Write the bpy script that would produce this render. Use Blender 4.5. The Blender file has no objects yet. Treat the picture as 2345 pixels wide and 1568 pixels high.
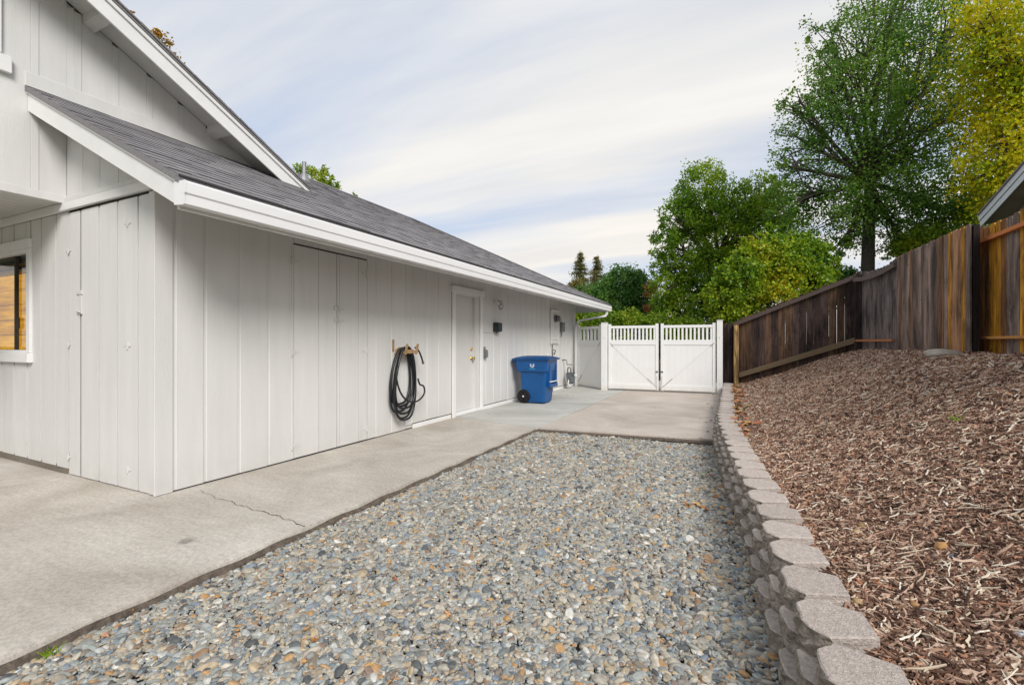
import bpy, bmesh, math, random
import numpy as np
from mathutils import Vector, Matrix
random.seed(7); rng = np.random.default_rng(7)
R = math.radians
sc = bpy.context.scene
col = sc.collection

# ------------------------------------------------------------------ camera
cam = bpy.data.cameras.new('camera'); camo = bpy.data.objects.new('camera', cam); col.objects.link(camo)
YAW = 25.58; CH = 1.27; F = 1060.0
cam.sensor_width = 36; cam.lens = 36 * F / 2345; cam.clip_start = .05; cam.clip_end = 3000
camo.location = (0, 0, CH); camo.rotation_euler = (R(90), 0, R(YAW)); sc.camera = camo
S_, C_ = math.sin(R(YAW)), math.cos(R(YAW))

# ------------------------------------------------------------------ sky, sun, exposure
SUN_EL, SUN_AZ = 37, 62          # azimuth from +Y towards +X ... the sun stands behind the camera's right
world = bpy.data.worlds.new('World'); sc.world = world; world.use_nodes = True
wn = world.node_tree.nodes; wl = world.node_tree.links; wn.clear()
def N(nodes, t, **k):
    n = nodes.new(t)
    for a, v in k.items():
        if a == 'ins':
            for i, x in v.items(): n.inputs[i].default_value = x
        else: setattr(n, a, v)
    return n
out = N(wn, 'ShaderNodeOutputWorld'); bg = N(wn, 'ShaderNodeBackground', ins={'Strength': .1})
sky = N(wn, 'ShaderNodeTexSky', sky_type='NISHITA', sun_disc=False, sun_elevation=R(SUN_EL), sun_rotation=R(132),
        air_density=1.0, dust_density=1.5, ozone_density=2.0)
tc = N(wn, 'ShaderNodeTexCoord'); sep = N(wn, 'ShaderNodeSeparateXYZ'); wl.new(tc.outputs['Generated'], sep.inputs[0])
zc = N(wn, 'ShaderNodeMath', operation='MAXIMUM', ins={1: 0.0}); wl.new(sep.outputs[2], zc.inputs[0])
za = N(wn, 'ShaderNodeMath', operation='ADD', ins={1: .16}); wl.new(zc.outputs[0], za.inputs[0])
dv = N(wn, 'ShaderNodeVectorMath', operation='DIVIDE'); wl.new(tc.outputs['Generated'], dv.inputs[0])
cb = N(wn, 'ShaderNodeCombineXYZ'); [wl.new(za.outputs[0], cb.inputs[i]) for i in range(3)]; wl.new(cb.outputs[0], dv.inputs[1])
mp = N(wn, 'ShaderNodeMapping'); mp.inputs['Rotation'].default_value = (0, 0, R(-38)); mp.inputs['Scale'].default_value = (.32, 1.25, 0)
mp.inputs['Location'].default_value = (3.1, 1.7, 0)
wl.new(dv.outputs[0], mp.inputs[0])
n1 = N(wn, 'ShaderNodeTexNoise', ins={'Scale': 1.15, 'Detail': 6.0, 'Roughness': .48, 'Distortion': .45}); wl.new(mp.outputs[0], n1.inputs['Vector'])
cr = N(wn, 'ShaderNodeValToRGB'); wl.new(n1.outputs[0], cr.inputs[0])
cr.color_ramp.elements[0].position = .37; cr.color_ramp.elements[0].color = (.38,) * 3 + (1,)
cr.color_ramp.elements[1].position = .56; cr.color_ramp.elements[1].color = (1, 1, 1, 1)
mp2 = N(wn, 'ShaderNodeMapping'); mp2.inputs['Rotation'].default_value = (0, 0, R(-30)); mp2.inputs['Scale'].default_value = (.5, 3.2, 0)
wl.new(dv.outputs[0], mp2.inputs[0])
n2 = N(wn, 'ShaderNodeTexNoise', ins={'Scale': 1.1, 'Detail': 7.0, 'Roughness': .52, 'Distortion': .3}); wl.new(mp2.outputs[0], n2.inputs['Vector'])
cr2 = N(wn, 'ShaderNodeValToRGB'); wl.new(n2.outputs[0], cr2.inputs[0])
cr2.color_ramp.elements[0].position = .33; cr2.color_ramp.elements[0].color = (6.65, 6.7, 6.85, 1)
cr2.color_ramp.elements[1].position = .64; cr2.color_ramp.elements[1].color = (8.1, 7.9, 7.55, 1)
# warm glow low in the sky
hz = N(wn, 'ShaderNodeMapRange', ins={1: 0.0, 2: .38, 3: 1.0, 4: 0.0}); wl.new(sep.outputs[2], hz.inputs[0])
wm = N(wn, 'ShaderNodeMix', data_type='RGBA', blend_type='MIX'); wm.inputs['B'].default_value = (8.9, 8.1, 7.0, 1)
hm = N(wn, 'ShaderNodeMath', operation='MULTIPLY', ins={1: .6}); wl.new(hz.outputs[0], hm.inputs[0])
wl.new(hm.outputs[0], wm.inputs['Factor']); wl.new(cr2.outputs[0], wm.inputs['A'])
blu = N(wn, 'ShaderNodeMix', data_type='RGBA', blend_type='MIX'); blu.inputs['Factor'].default_value = .55
blu.inputs['B'].default_value = (4.3, 5.8, 8.6, 1); wl.new(sky.outputs[0], blu.inputs['A'])
mx = N(wn, 'ShaderNodeMix', data_type='RGBA', blend_type='MIX')
wl.new(cr.outputs[0], mx.inputs['Factor']); wl.new(blu.outputs['Result'], mx.inputs['A']); wl.new(wm.outputs['Result'], mx.inputs['B'])
wl.new(mx.outputs['Result'], bg.inputs['Color']); wl.new(bg.outputs[0], out.inputs[0])

sl = bpy.data.lights.new('sun', 'SUN'); so = bpy.data.objects.new('sun', sl); col.objects.link(so)
sl.energy = 2.8; sl.angle = R(24); sl.color = (1, .965, .92)
sd = Vector((math.cos(R(SUN_EL)) * .74, math.cos(R(SUN_EL)) * -.67, math.sin(R(SUN_EL))))
so.rotation_euler = sd.to_track_quat('Z', 'Y').to_euler()
sc.view_settings.view_transform = 'Standard'; sc.view_settings.look = 'None'
sc.view_settings.exposure = 0.25; sc.view_settings.gamma = 1; sc.view_settings.use_curve_mapping = False
try: sc.cycles.transparent_max_bounces = 16; sc.cycles.max_bounces = 8
except Exception: pass

# ------------------------------------------------------------------ survey: photo points on known planes
def ray(px, py):
    u = (px - 1172.5) / F; v = (784 - py) / F
    return (-S_ + u * C_, C_ + u * S_, v)
def at(px, py, t):
    x, y, v = ray(px, py); return Vector((x * t, y * t, CH + v * t))
def onz(px, py, z=0):
    x, y, v = ray(px, py); t = (z - CH) / v; return (x * t, y * t)

# ------------------------------------------------------------------ helpers
class MB:
    def __init__(s): s.v = []; s.f = []
    def add(s, v, f):
        b = len(s.v); s.v += [tuple(p) for p in v]; s.f += [tuple(i + b for i in q) for q in f]
    def box(s, x0, x1, y0, y1, z0, z1):
        s.add([(x0,y0,z0),(x1,y0,z0),(x1,y1,z0),(x0,y1,z0),(x0,y0,z1),(x1,y0,z1),(x1,y1,z1),(x0,y1,z1)],
              [(0,3,2,1),(4,5,6,7),(0,1,5,4),(1,2,6,5),(2,3,7,6),(3,0,4,7)])
        return s
    def prism(s, pts, d):                       # polygon pts extruded by vector d
        n = len(pts); d = Vector(d); P = [Vector(p) for p in pts]
        s.add(P + [p + d for p in P], [tuple(range(n))[::-1], tuple(range(n, 2*n))] + [(i, (i+1) % n, (i+1) % n + n, i + n) for i in range(n)])
        return s
    def tube(s, pts, r, n=8, cap=True):
        pts = [Vector(p) for p in pts]; m = len(pts)
        rr = r if isinstance(r, (list, tuple)) else [r] * m
        b = len(s.v); up = None
        for i, p in enumerate(pts):
            d = (pts[min(i+1, m-1)] - pts[max(i-1, 0)])
            d = d.normalized() if d.length > 1e-9 else Vector((0, 0, 1))
            if up is None:
                a = Vector((1, 0, 0)) if abs(d.x) < .8 else Vector((0, 1, 0)); up = d.cross(a).normalized()
            else:
                up = (up - d * up.dot(d)); up = up.normalized() if up.length > 1e-6 else d.orthogonal().normalized()
            w = d.cross(up)
            for k in range(n):
                t = 2 * math.pi * k / n; s.v.append(tuple(p + (up * math.cos(t) + w * math.sin(t)) * rr[i]))
        for i in range(m - 1):
            for k in range(n):
                s.f.append((b+i*n+k, b+i*n+(k+1) % n, b+(i+1)*n+(k+1) % n, b+(i+1)*n+k))
        if cap: s.f.append(tuple(b + k for k in range(n))[::-1]); s.f.append(tuple(b+(m-1)*n+k for k in range(n)))
        return s
    def rod(s, a, b, w, h):                     # rectangular bar between two points, h along world z-ish
        a, b = Vector(a), Vector(b); d = (b - a).normalized()
        z = Vector((0, 0, 1)) if abs(d.z) < .9 else Vector((0, 1, 0)); sd_ = d.cross(z).normalized(); u = sd_.cross(d)
        q = lambda p: [p + sd_*w/2*i + u*h/2*j for i, j in ((-1,-1),(1,-1),(1,1),(-1,1))]
        s.add(q(a) + q(b), [(0,3,2,1),(4,5,6,7),(0,1,5,4),(1,2,6,5),(2,3,7,6),(3,0,4,7)][::1]); return s
    def lathe(s, prof, c, axis='z', n=16):
        b = len(s.v); c = Vector(c)
        for r, h in prof:
            for k in range(n):
                t = 2*math.pi*k/n; x, y = r*math.cos(t), r*math.sin(t)
                o = {'z': (x, y, h), 'x': (h, x, y), 'y': (x, h, y)}[axis]
                s.v.append(tuple(c + Vector(o)))
        for i in range(len(prof)-1):
            for k in range(n): s.f.append((b+i*n+k, b+i*n+(k+1) % n, b+(i+1)*n+(k+1) % n, b+(i+1)*n+k))
        s.f.append(tuple(b+k for k in range(n))[::-1]); s.f.append(tuple(b+(len(prof)-1)*n+k for k in range(n))); return s
    def mesh(s, name, m, smooth=False, bev=0, bseg=1):
        me = bpy.data.meshes.new(name); me.from_pydata(s.v, [], s.f)
        bm = bmesh.new(); bm.from_mesh(me); bmesh.ops.recalc_face_normals(bm, faces=bm.faces)
        if bev:
            es = [e for e in bm.edges if len(e.link_faces) == 2 and e.calc_face_angle(0) > .5]
            bmesh.ops.bevel(bm, geom=es, offset=bev, segments=bseg, affect='EDGES', clamp_overlap=True)
        bm.to_mesh(me); bm.free()
        if m: me.materials.append(m)
        if smooth: me.polygons.foreach_set('use_smooth', [True]*len(me.polygons))
        me.update(); return me
    def build(s, name, m, parent=None, smooth=False, bev=0, bseg=1, color=None):
        return link(name, s.mesh(name, m, smooth, bev, bseg), parent, color)
def link(name, me, parent=None, color=None):
    o = bpy.data.objects.new(name, me); col.objects.link(o)
    if parent: 
        o.parent = parent; o.matrix_parent_inverse = Matrix.Translation(parent_world(parent)).inverted()
    if color: o.color = color
    return o
def parent_world(p):
    v = Vector(p.location)
    return v
def box(name, m, parent, x0, x1, y0, y1, z0, z1, bev=0, color=None):
    return MB().box(x0, x1, y0, y1, z0, z1).build(name, m, parent, bev=bev, color=color)
def thing(name, label, cat, group=None, o=None, loc=(0, 0, 0)):
    if o is None:
        o = bpy.data.objects.new(name, None); col.objects.link(o); o.location = loc; o.empty_display_size = .1
    o['label'] = label; o['category'] = cat
    if group: o['group'] = group
    return o
def struct(o): o['kind'] = 'structure'; return o
def stuff(o, label=None, cat=None):
    o['kind'] = 'stuff'
    if label: o['label'] = label; o['category'] = cat
    return o

# ------------------------------------------------------------------ materials
def newmat(name):
    m = bpy.data.materials.new(name); m.use_nodes = True; nt = m.node_tree
    b = nt.nodes['Principled BSDF']; return m, nt.nodes, nt.links, b
def mat(name, c, rough=.6, var=.12, scale=6, bump=.0, bscale=60, stretch=(1, 1, 1), objrand=0., islrand=0., usecolor=False,
        metal=0, spec=.3, c2=None, dirt=None, world=False):
    m, n, l, b = newmat(name)
    b.inputs['Roughness'].default_value = rough; b.inputs['Metallic'].default_value = metal
    b.inputs['Specular IOR Level'].default_value = spec
    t = N(n, 'ShaderNodeTexCoord'); mp = N(n, 'ShaderNodeMapping'); mp.inputs['Scale'].default_value = stretch
    oi = N(n, 'ShaderNodeObjectInfo')
    if world:
        g = N(n, 'ShaderNodeNewGeometry'); src = g.outputs['Position']
    else: src = t.outputs['Object']
    if objrand or usecolor:
        va = N(n, 'ShaderNodeVectorMath', operation='MULTIPLY_ADD'); va.inputs[1].default_value = (1, 1, 1)
        cx = N(n, 'ShaderNodeCombineXYZ'); mm = N(n, 'ShaderNodeMath', operation='MULTIPLY', ins={1: 37.0}); l.new(oi.outputs['Random'], mm.inputs[0])
        [l.new(mm.outputs[0], cx.inputs[i]) for i in range(3)]
        l.new(src, va.inputs[0]); l.new(cx.outputs[0], va.inputs[2]); src = va.outputs[0]
    l.new(src, mp.inputs[0])
    nz = N(n, 'ShaderNodeTexNoise', ins={'Scale': float(scale), 'Detail': 6.0, 'Roughness': .6}); l.new(mp.outputs[0], nz.inputs['Vector'])
    mixc = N(n, 'ShaderNodeMix', data_type='RGBA')
    c2 = c2 or tuple(x * (1 - 2 * var) for x in c)
    mixc.inputs['A'].default_value = (*c2, 1); mixc.inputs['B'].default_value = (*c, 1)
    mr = N(n, 'ShaderNodeMapRange', ins={1: .3, 2: .65, 3: 0., 4: 1.}); l.new(nz.outputs[0], mr.inputs[0]); l.new(mr.outputs[0], mixc.inputs['Factor'])
    cur = mixc.outputs['Result']
    if usecolor:
        mu = N(n, 'ShaderNodeMix', data_type='RGBA', blend_type='MULTIPLY'); mu.inputs['Factor'].default_value = 1
        l.new(cur, mu.inputs['A']); l.new(oi.outputs['Color'], mu.inputs['B']); cur = mu.outputs['Result']
    if objrand or islrand:
        hs = N(n, 'ShaderNodeHueSaturation'); r_ = N(n, 'ShaderNodeMapRange', ins={1: 0., 2: 1., 3: 1 - (objrand or islrand), 4: 1 + (objrand or islrand)})
        if islrand:
            g2 = N(n, 'ShaderNodeNewGeometry'); l.new(g2.outputs['Random Per Island'], r_.inputs[0])
        else: l.new(oi.outputs['Random'], r_.inputs[0])
        l.new(r_.outputs[0], hs.inputs['Value']); l.new(cur, hs.inputs['Color']); cur = hs.outputs[0]
    if dirt:                                    # (z0, z1, colour, strength): splash dirt low on a wall, broken up by noise
        g3 = N(n, 'ShaderNodeNewGeometry'); sx = N(n, 'ShaderNodeSeparateXYZ'); l.new(g3.outputs['Position'], sx.inputs[0])
        dr = N(n, 'ShaderNodeMapRange', ins={1: dirt[0], 2: dirt[1], 3: 1., 4: 0.}); l.new(sx.outputs[2], dr.inputs[0])
        nn = N(n, 'ShaderNodeTexNoise', ins={'Scale': 9.0, 'Detail': 5.0}); l.new(g3.outputs['Position'], nn.inputs['Vector'])
        m1 = N(n, 'ShaderNodeMath', operation='MULTIPLY'); l.new(dr.outputs[0], m1.inputs[0]); l.new(nn.outputs[0], m1.inputs[1])
        m2 = N(n, 'ShaderNodeMath', operation='MULTIPLY', ins={1: dirt[3]}); l.new(m1.outputs[0], m2.inputs[0])
        dm = N(n, 'ShaderNodeMix', data_type='RGBA'); dm.inputs['B'].default_value = (*dirt[2], 1); l.new(cur, dm.inputs['A']); l.new(m2.outputs[0], dm.inputs['Factor']); cur = dm.outputs['Result']
    l.new(cur, b.inputs['Base Color'])
    if bump:
        bz = N(n, 'ShaderNodeTexNoise', ins={'Scale': float(bscale), 'Detail': 4.0, 'Roughness': .6}); l.new(mp.outputs[0], bz.inputs['Vector'])
        bp = N(n, 'ShaderNodeBump', ins={'Strength': bump, 'Distance': .01}); l.new(bz.outputs[0], bp.inputs['Height']); l.new(bp.outputs[0], b.inputs['Normal'])
    return m
M = {}
M['siding'] = mat('painted siding', (.655, .652, .64), .62, .035, 2.2, .2, 45, (4, 4, .35), objrand=.022, dirt=(.0, .35, (.40, .37, .33), .45), world=True)
M['trim'] = mat('white trim paint', (.76, .76, .755), .5, .03, 5, .08, 60, world=True)
M['gutter'] = mat('white gutter enamel', (.80, .80, .81), .38, .03, 3, .02, 30, (4, .3, 4), world=True)
M['dark'] = mat('dark gap', (.05, .045, .04), .9, .2)
M['soffit'] = mat('soffit paint', (.60, .59, .57), .65, .05, 4, .1, 40, world=True)
M['shingle'] = mat('asphalt shingle', (.30, .288, .30), .95, .25, 160, .6, 400, objrand=.2, world=False)
M['shingle_far'] = mat('asphalt shingle field', (.30, .288, .30), .95, .25, 160, .6, 400, islrand=.24)
M['flash'] = mat('metal flashing', (.30, .30, .31), .5, .15, 10, metal=.6)
M['door'] = mat('door paint', (.62, .615, .60), .5, .02, 3, .03, 60, world=True)
M['brass'] = mat('brass', (.72, .48, .12), .25, .1, 20, metal=1)
M['vinyl'] = mat('white vinyl', (.77, .77, .76), .42, .02, 3, .02, 40, world=True, dirt=(.0, .16, (.55, .50, .38), .9))
M['hardware'] = mat('grey hardware', (.20, .20, .20), .4, .2, 20, metal=.6)
M['painted_hw'] = mat('painted hardware', (.63, .625, .61), .5, .04, 60, world=True)
M['greybox'] = mat('grey enclosure', (.20, .21, .21), .5, .12, 12, world=True)
M['greenbox'] = mat('dark green enclosure', (.028, .045, .042), .45, .2, 12, world=True)
M['rubber'] = mat('black rubber', (.012, .013, .017), .38, .2, 30, .1, 200, spec=.5)
M['cedar'] = mat('bare cedar', (.42, .27, .14), .7, .2, 20, .2, 60, (1, 1, .3))
M['bin'] = mat('blue bin plastic', (.0, .078, .265), .42, .12, 4, .08, 250, spec=.5, world=True)
M['binlid'] = mat('blue lid plastic', (.0, .062, .215), .38, .15, 5, .1, 200, spec=.5, world=True)
M['tyre'] = mat('bin wheel', (.012, .012, .014), .6, .2, 20)
M['white'] = mat('white print', (.75, .8, .85), .6, .02)
M['cyan'] = mat('cyan print', (.05, .5, .8), .6, .02)
M['gasgrey'] = mat('meter grey', (.13, .145, .16), .5, .2, 14, world=True)
def stain(m, lo=.3, sc=2.2, st=(2.2, 2.2, .55)):
    n, l = m.node_tree.nodes, m.node_tree.links; b = n['Principled BSDF']; src = b.inputs['Base Color'].links[0].from_socket
    g = N(n, 'ShaderNodeNewGeometry'); mp = N(n, 'ShaderNodeMapping'); mp.inputs['Scale'].default_value = st; l.new(g.outputs['Position'], mp.inputs[0])
    nz = N(n, 'ShaderNodeTexNoise', ins={'Scale': sc, 'Detail': 8.0, 'Roughness': .68, 'Distortion': .4}); l.new(mp.outputs[0], nz.inputs['Vector'])
    mr = N(n, 'ShaderNodeMapRange', ins={1: .38, 2: .58, 3: lo, 4: 1.12}); l.new(nz.outputs[0], mr.inputs[0])
    vo = N(n, 'ShaderNodeTexVoronoi', ins={'Scale': 5.5}); l.new(g.outputs['Position'], vo.inputs['Vector'])      # knots
    kr = N(n, 'ShaderNodeMapRange', ins={1: .05, 2: .09, 3: .35, 4: 1.0}); l.new(vo.outputs['Distance'], kr.inputs[0])
    mm = N(n, 'ShaderNodeMath', operation='MULTIPLY'); l.new(mr.outputs[0], mm.inputs[0]); l.new(kr.outputs[0], mm.inputs[1])
    c = N(n, 'ShaderNodeCombineXYZ'); [l.new(mm.outputs[0], c.inputs[i]) for i in range(3)]
    mx = N(n, 'ShaderNodeMix', data_type='RGBA', blend_type='MULTIPLY'); mx.inputs['Factor'].default_value = 1; l.new(src, mx.inputs['A']); l.new(c.outputs[0], mx.inputs['B']); l.new(mx.outputs['Result'], b.inputs['Base Color'])
M['wood'] = mat('weathered fence wood', (1.0, .98, .95), .85, .26, 5, .6, 30, (10, 10, .55), usecolor=True, c2=(.24, .22, .22))
stain(M['wood'])
M['rail'] = mat('fence rail wood', (1, 1, 1), .8, .2, 8, .4, 30, (6, 6, 6), usecolor=True)
M['block'] = mat('concrete block', (.56, .49, .44), .95, .17, 55, 1.0, 130, objrand=.09)
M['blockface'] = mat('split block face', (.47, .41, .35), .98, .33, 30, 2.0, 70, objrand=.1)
M['stone'] = mat('river stone', (1, 1, 1), .8, .15, 20, .3, 60, usecolor=True)
M['bark'] = mat('bark', (.10, .085, .07), .95, .3, 12, 1.0, 30, (4, 4, 1))
M['soil'] = mat('dark soil', (.15, .12, .095), .98, .3, 30, 1, 90, world=True)
M['grass'] = mat('grass ground', (.07, .09, .03), .95, .3, 8, 1, 60, world=True)
M['darkwall'] = mat('neighbour wall', (.35, .32, .28), .8, .1, 4)
M['nsoffit'] = mat('neighbour soffit', (.30, .27, .22), .8, .1, 4)
M['nfascia'] = mat('neighbour fascia', (.62, .66, .70), .5, .04, 4)

def concrete(name, c, tint=(.9, .86, .82), pebb=.25, rough=.9):
    m, n, l, b = newmat(name); b.inputs['Roughness'].default_value = rough; b.inputs['Specular IOR Level'].default_value = .2
    g = N(n, 'ShaderNodeNewGeometry')
    big = N(n, 'ShaderNodeTexNoise', ins={'Scale': .9, 'Detail': 7.0, 'Roughness': .62, 'Distortion': .6}); l.new(g.outputs['Position'], big.inputs['Vector'])
    r1 = N(n, 'ShaderNodeValToRGB'); l.new(big.outputs[0], r1.inputs[0])
    e = r1.color_ramp.elements; e[0].position = .3; e[0].color = (*[x * y * .74 for x, y in zip(c, tint)], 1); e[1].position = .68; e[1].color = (*[x * 1.06 for x in c], 1)
    mp = N(n, 'ShaderNodeMapping'); mp.inputs['Rotation'].default_value = (0, 0, R(-50)); mp.inputs['Scale'].default_value = (1.3, 9, 1); l.new(g.outputs['Position'], mp.inputs[0])
    st = N(n, 'ShaderNodeTexNoise', ins={'Scale': 2.2, 'Detail': 6.0, 'Roughness': .65}); l.new(mp.outputs[0], st.inputs['Vector'])
    sr = N(n, 'ShaderNodeMapRange', ins={1: .35, 2: .68, 3: .93, 4: 1.04}); l.new(st.outputs[0], sr.inputs[0])
    fi = N(n, 'ShaderNodeTexNoise', ins={'Scale': 170.0, 'Detail': 3.0, 'Roughness': .7}); l.new(g.outputs['Position'], fi.inputs['Vector'])
    fr = N(n, 'ShaderNodeMapRange', ins={1: .3, 2: .62, 3: 1 - pebb, 4: 1.06}); l.new(fi.outputs[0], fr.inputs[0])
    md = N(n, 'ShaderNodeTexNoise', ins={'Scale': 38.0, 'Detail': 5.0, 'Roughness': .75}); l.new(g.outputs['Position'], md.inputs['Vector'])
    mdr = N(n, 'ShaderNodeMapRange', ins={1: .34, 2: .6, 3: 1 - pebb*1.0, 4: 1.05}); l.new(md.outputs[0], mdr.inputs[0])
    mum = N(n, 'ShaderNodeMath', operation='MULTIPLY'); l.new(sr.outputs[0], mum.inputs[0]); l.new(mdr.outputs[0], mum.inputs[1])
    mu = N(n, 'ShaderNodeMath', operation='MULTIPLY'); l.new(mum.outputs[0], mu.inputs[0]); l.new(fr.outputs[0], mu.inputs[1])
    # small dark spots
    sp = N(n, 'ShaderNodeTexVoronoi', ins={'Scale': 3.0}); l.new(g.outputs['Position'], sp.inputs['Vector'])
    spr = N(n, 'ShaderNodeMapRange', ins={1: .015, 2: .05, 3: .62, 4: 1.}); l.new(sp.outputs['Distance'], spr.inputs[0])
    mu2 = N(n, 'ShaderNodeMath', operation='MULTIPLY'); l.new(mu.outputs[0], mu2.inputs[0]); l.new(spr.outputs[0], mu2.inputs[1])
    # the leaf-shaped stain on the walk
    sub = N(n, 'ShaderNodeVectorMath', operation='SUBTRACT'); sub.inputs[1].default_value = (-3.16, 1.775, 0); l.new(g.outputs['Position'], sub.inputs[0])
    wob = N(n, 'ShaderNodeTexNoise', ins={'Scale': 25.0, 'Detail': 4.0}); l.new(g.outputs['Position'], wob.inputs['Vector'])
    ln = N(n, 'ShaderNodeVectorMath', operation='LENGTH'); l.new(sub.outputs[0], ln.inputs[0])
    la = N(n, 'ShaderNodeMath', operation='MULTIPLY_ADD', ins={1: .12}); l.new(wob.outputs[0], la.inputs[0]); l.new(ln.outputs['Value'], la.inputs[2])
    lr = N(n, 'ShaderNodeMapRange', ins={1: .085, 2: .125, 3: .55, 4: 1.}); l.new(la.outputs[0], lr.inputs[0])
    mu3 = N(n, 'ShaderNodeMath', operation='MULTIPLY'); l.new(mu2.outputs[0], mu3.inputs[0]); l.new(lr.outputs[0], mu3.inputs[1])
    mc = N(n, 'ShaderNodeMix', data_type='RGBA', blend_type='MULTIPLY'); mc.inputs['Factor'].default_value = 1
    cbx = N(n, 'ShaderNodeCombineXYZ'); [l.new(mu3.outputs[0], cbx.inputs[i]) for i in range(3)]
    l.new(r1.outputs[0], mc.inputs['A']); l.new(cbx.outputs[0], mc.inputs['B']); l.new(mc.outputs['Result'], b.inputs['Base Color'])
    bp = N(n, 'ShaderNodeBump', ins={'Strength': .45, 'Distance': .004}); l.new(fi.outputs[0], bp.inputs['Height']); l.new(bp.outputs[0], b.inputs['Normal'])
    return m
M['walk'] = concrete('walk concrete', (.62, .58, .525), (.93, .89, .84))
M['walk_blue'] = concrete('cool concrete', (.53, .52, .49), (.95, .97, .95), .12)
M['pad'] = concrete('pad concrete', (.58, .515, .455), (.97, .94, .91), .2)
M['walk_light'] = concrete('old patio concrete', (.58, .555, .515), (1, .93, .86), .12)
M['edge'] = concrete('slab edge', (.25, .225, .19))

def leafmat(name, stops, trans=.45, rough=.55):
    m, n, l, b = newmat(name)
    g = N(n, 'ShaderNodeNewGeometry'); ns = N(n, 'ShaderNodeTexNoise', ins={'Scale': .55, 'Detail': 3.0}); l.new(g.outputs['Position'], ns.inputs['Vector'])
    a = N(n, 'ShaderNodeMath', operation='MULTIPLY_ADD', ins={1: .5}); l.new(g.outputs['Random Per Island'], a.inputs[0])
    q = N(n, 'ShaderNodeMapRange', ins={1: .3, 2: .7, 3: 0., 4: .5}); l.new(ns.outputs[0], q.inputs[0]); l.new(q.outputs[0], a.inputs[2])
    cr = N(n, 'ShaderNodeValToRGB'); l.new(a.outputs[0], cr.inputs[0]); e = cr.color_ramp.elements
    while len(e) < len(stops): e.new(.5)
    for i, (p, c) in enumerate(stops): e[i].position = p; e[i].color = (*c, 1)
    l.new(cr.outputs[0], b.inputs['Base Color']); b.inputs['Roughness'].default_value = rough; b.inputs['Specular IOR Level'].default_value = .35
    tr = N(n, 'ShaderNodeBsdfTranslucent'); l.new(cr.outputs[0], tr.inputs[0])
    mx = N(n, 'ShaderNodeMixShader', ins={0: trans}); l.new(b.outputs[0], mx.inputs[1]); l.new(tr.outputs[0], mx.inputs[2])
    l.new(mx.outputs[0], n['Material Output'].inputs[0]); return m
M['leaf_green'] = leafmat('deep green leaves', [(0, (.035, .10, .012)), (.4, (.09, .21, .022)), (.75, (.18, .31, .035)), (1, (.32, .38, .05))], .42)
M['leaf_yellow'] = leafmat('yellow green leaves', [(0, (.09, .20, .01)), (.3, (.28, .40, .012)), (.65, (.66, .60, .012)), (1, (.78, .44, .015))], .5)
M['leaf_mid'] = leafmat('mid green leaves', [(0, (.06, .15, .01)), (.5, (.17, .28, .015)), (.85, (.34, .40, .02)), (1, (.46, .34, .03))], .42)
M['leaf_bush'] = leafmat('bright bush leaves', [(0, (.03, .10, .01)), (.3, (.11, .23, .014)), (.6, (.28, .40, .018)), (.85, (.50, .50, .025)), (1, (.62, .34, .03))], .42, .4)
M['leaf_dark'] = leafmat('hedge green leaves', [(0, (.03, .10, .022)), (.55, (.09, .22, .04)), (1, (.20, .32, .05))], .38)
M['leaf_conifer'] = leafmat('conifer needles', [(0, (.07, .085, .02)), (.6, (.15, .15, .035)), (1, (.27, .19, .07))], .3)
M['leaf_autumn'] = leafmat('autumn leaves', [(0, (.16, .15, .015)), (.5, (.40, .29, .02)), (1, (.50, .20, .04))], .45)
M['leaf_red'] = leafmat('red leaves', [(0, (.22, .08, .04)), (.6, (.48, .16, .08)), (1, (.55, .30, .10))], .45)
M['leaf_olive'] = leafmat('olive leaves', [(0, (.045, .13, .01)), (.35, (.13, .27, .014)), (.7, (.28, .42, .02)), (.93, (.44, .46, .02)), (1, (.55, .30, .03))], .45)

def rampmat(name, stops, rough=.75, bump=.4, bscale=120, streak=None):
    m, n, l, b = newmat(name); oi = N(n, 'ShaderNodeObjectInfo'); cr = N(n, 'ShaderNodeValToRGB'); l.new(oi.outputs['Random'], cr.inputs[0])
    cr.color_ramp.interpolation = 'LINEAR'; e = cr.color_ramp.elements
    while len(e) < len(stops): e.new(.5)
    for i, (p, c) in enumerate(stops): e[i].position = p; e[i].color = (*c, 1)
    t = N(n, 'ShaderNodeTexCoord'); nz = N(n, 'ShaderNodeTexNoise', ins={'Scale': 3.0, 'Detail': 4.0}); 
    mp = N(n, 'ShaderNodeMapping'); mp.inputs['Scale'].default_value = streak or (1, 1, 1); l.new(t.outputs['Object'], mp.inputs[0]); l.new(mp.outputs[0], nz.inputs['Vector'])
    mr = N(n, 'ShaderNodeMapRange', ins={1: .3, 2: .7, 3: .72, 4: 1.15}); l.new(nz.outputs[0], mr.inputs[0])
    hs = N(n, 'ShaderNodeHueSaturation'); l.new(cr.outputs[0], hs.inputs['Color']); l.new(mr.outputs[0], hs.inputs['Value'])
    l.new(hs.outputs[0], b.inputs['Base Color']); b.inputs['Roughness'].default_value = rough; b.inputs['Specular IOR Level'].default_value = .3
    bp = N(n, 'ShaderNodeBump', ins={'Strength': bump, 'Distance': .0025}); l.new(nz.outputs[0], bp.inputs['Height']); l.new(bp.outputs[0], b.inputs['Normal'])
    return m
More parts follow.
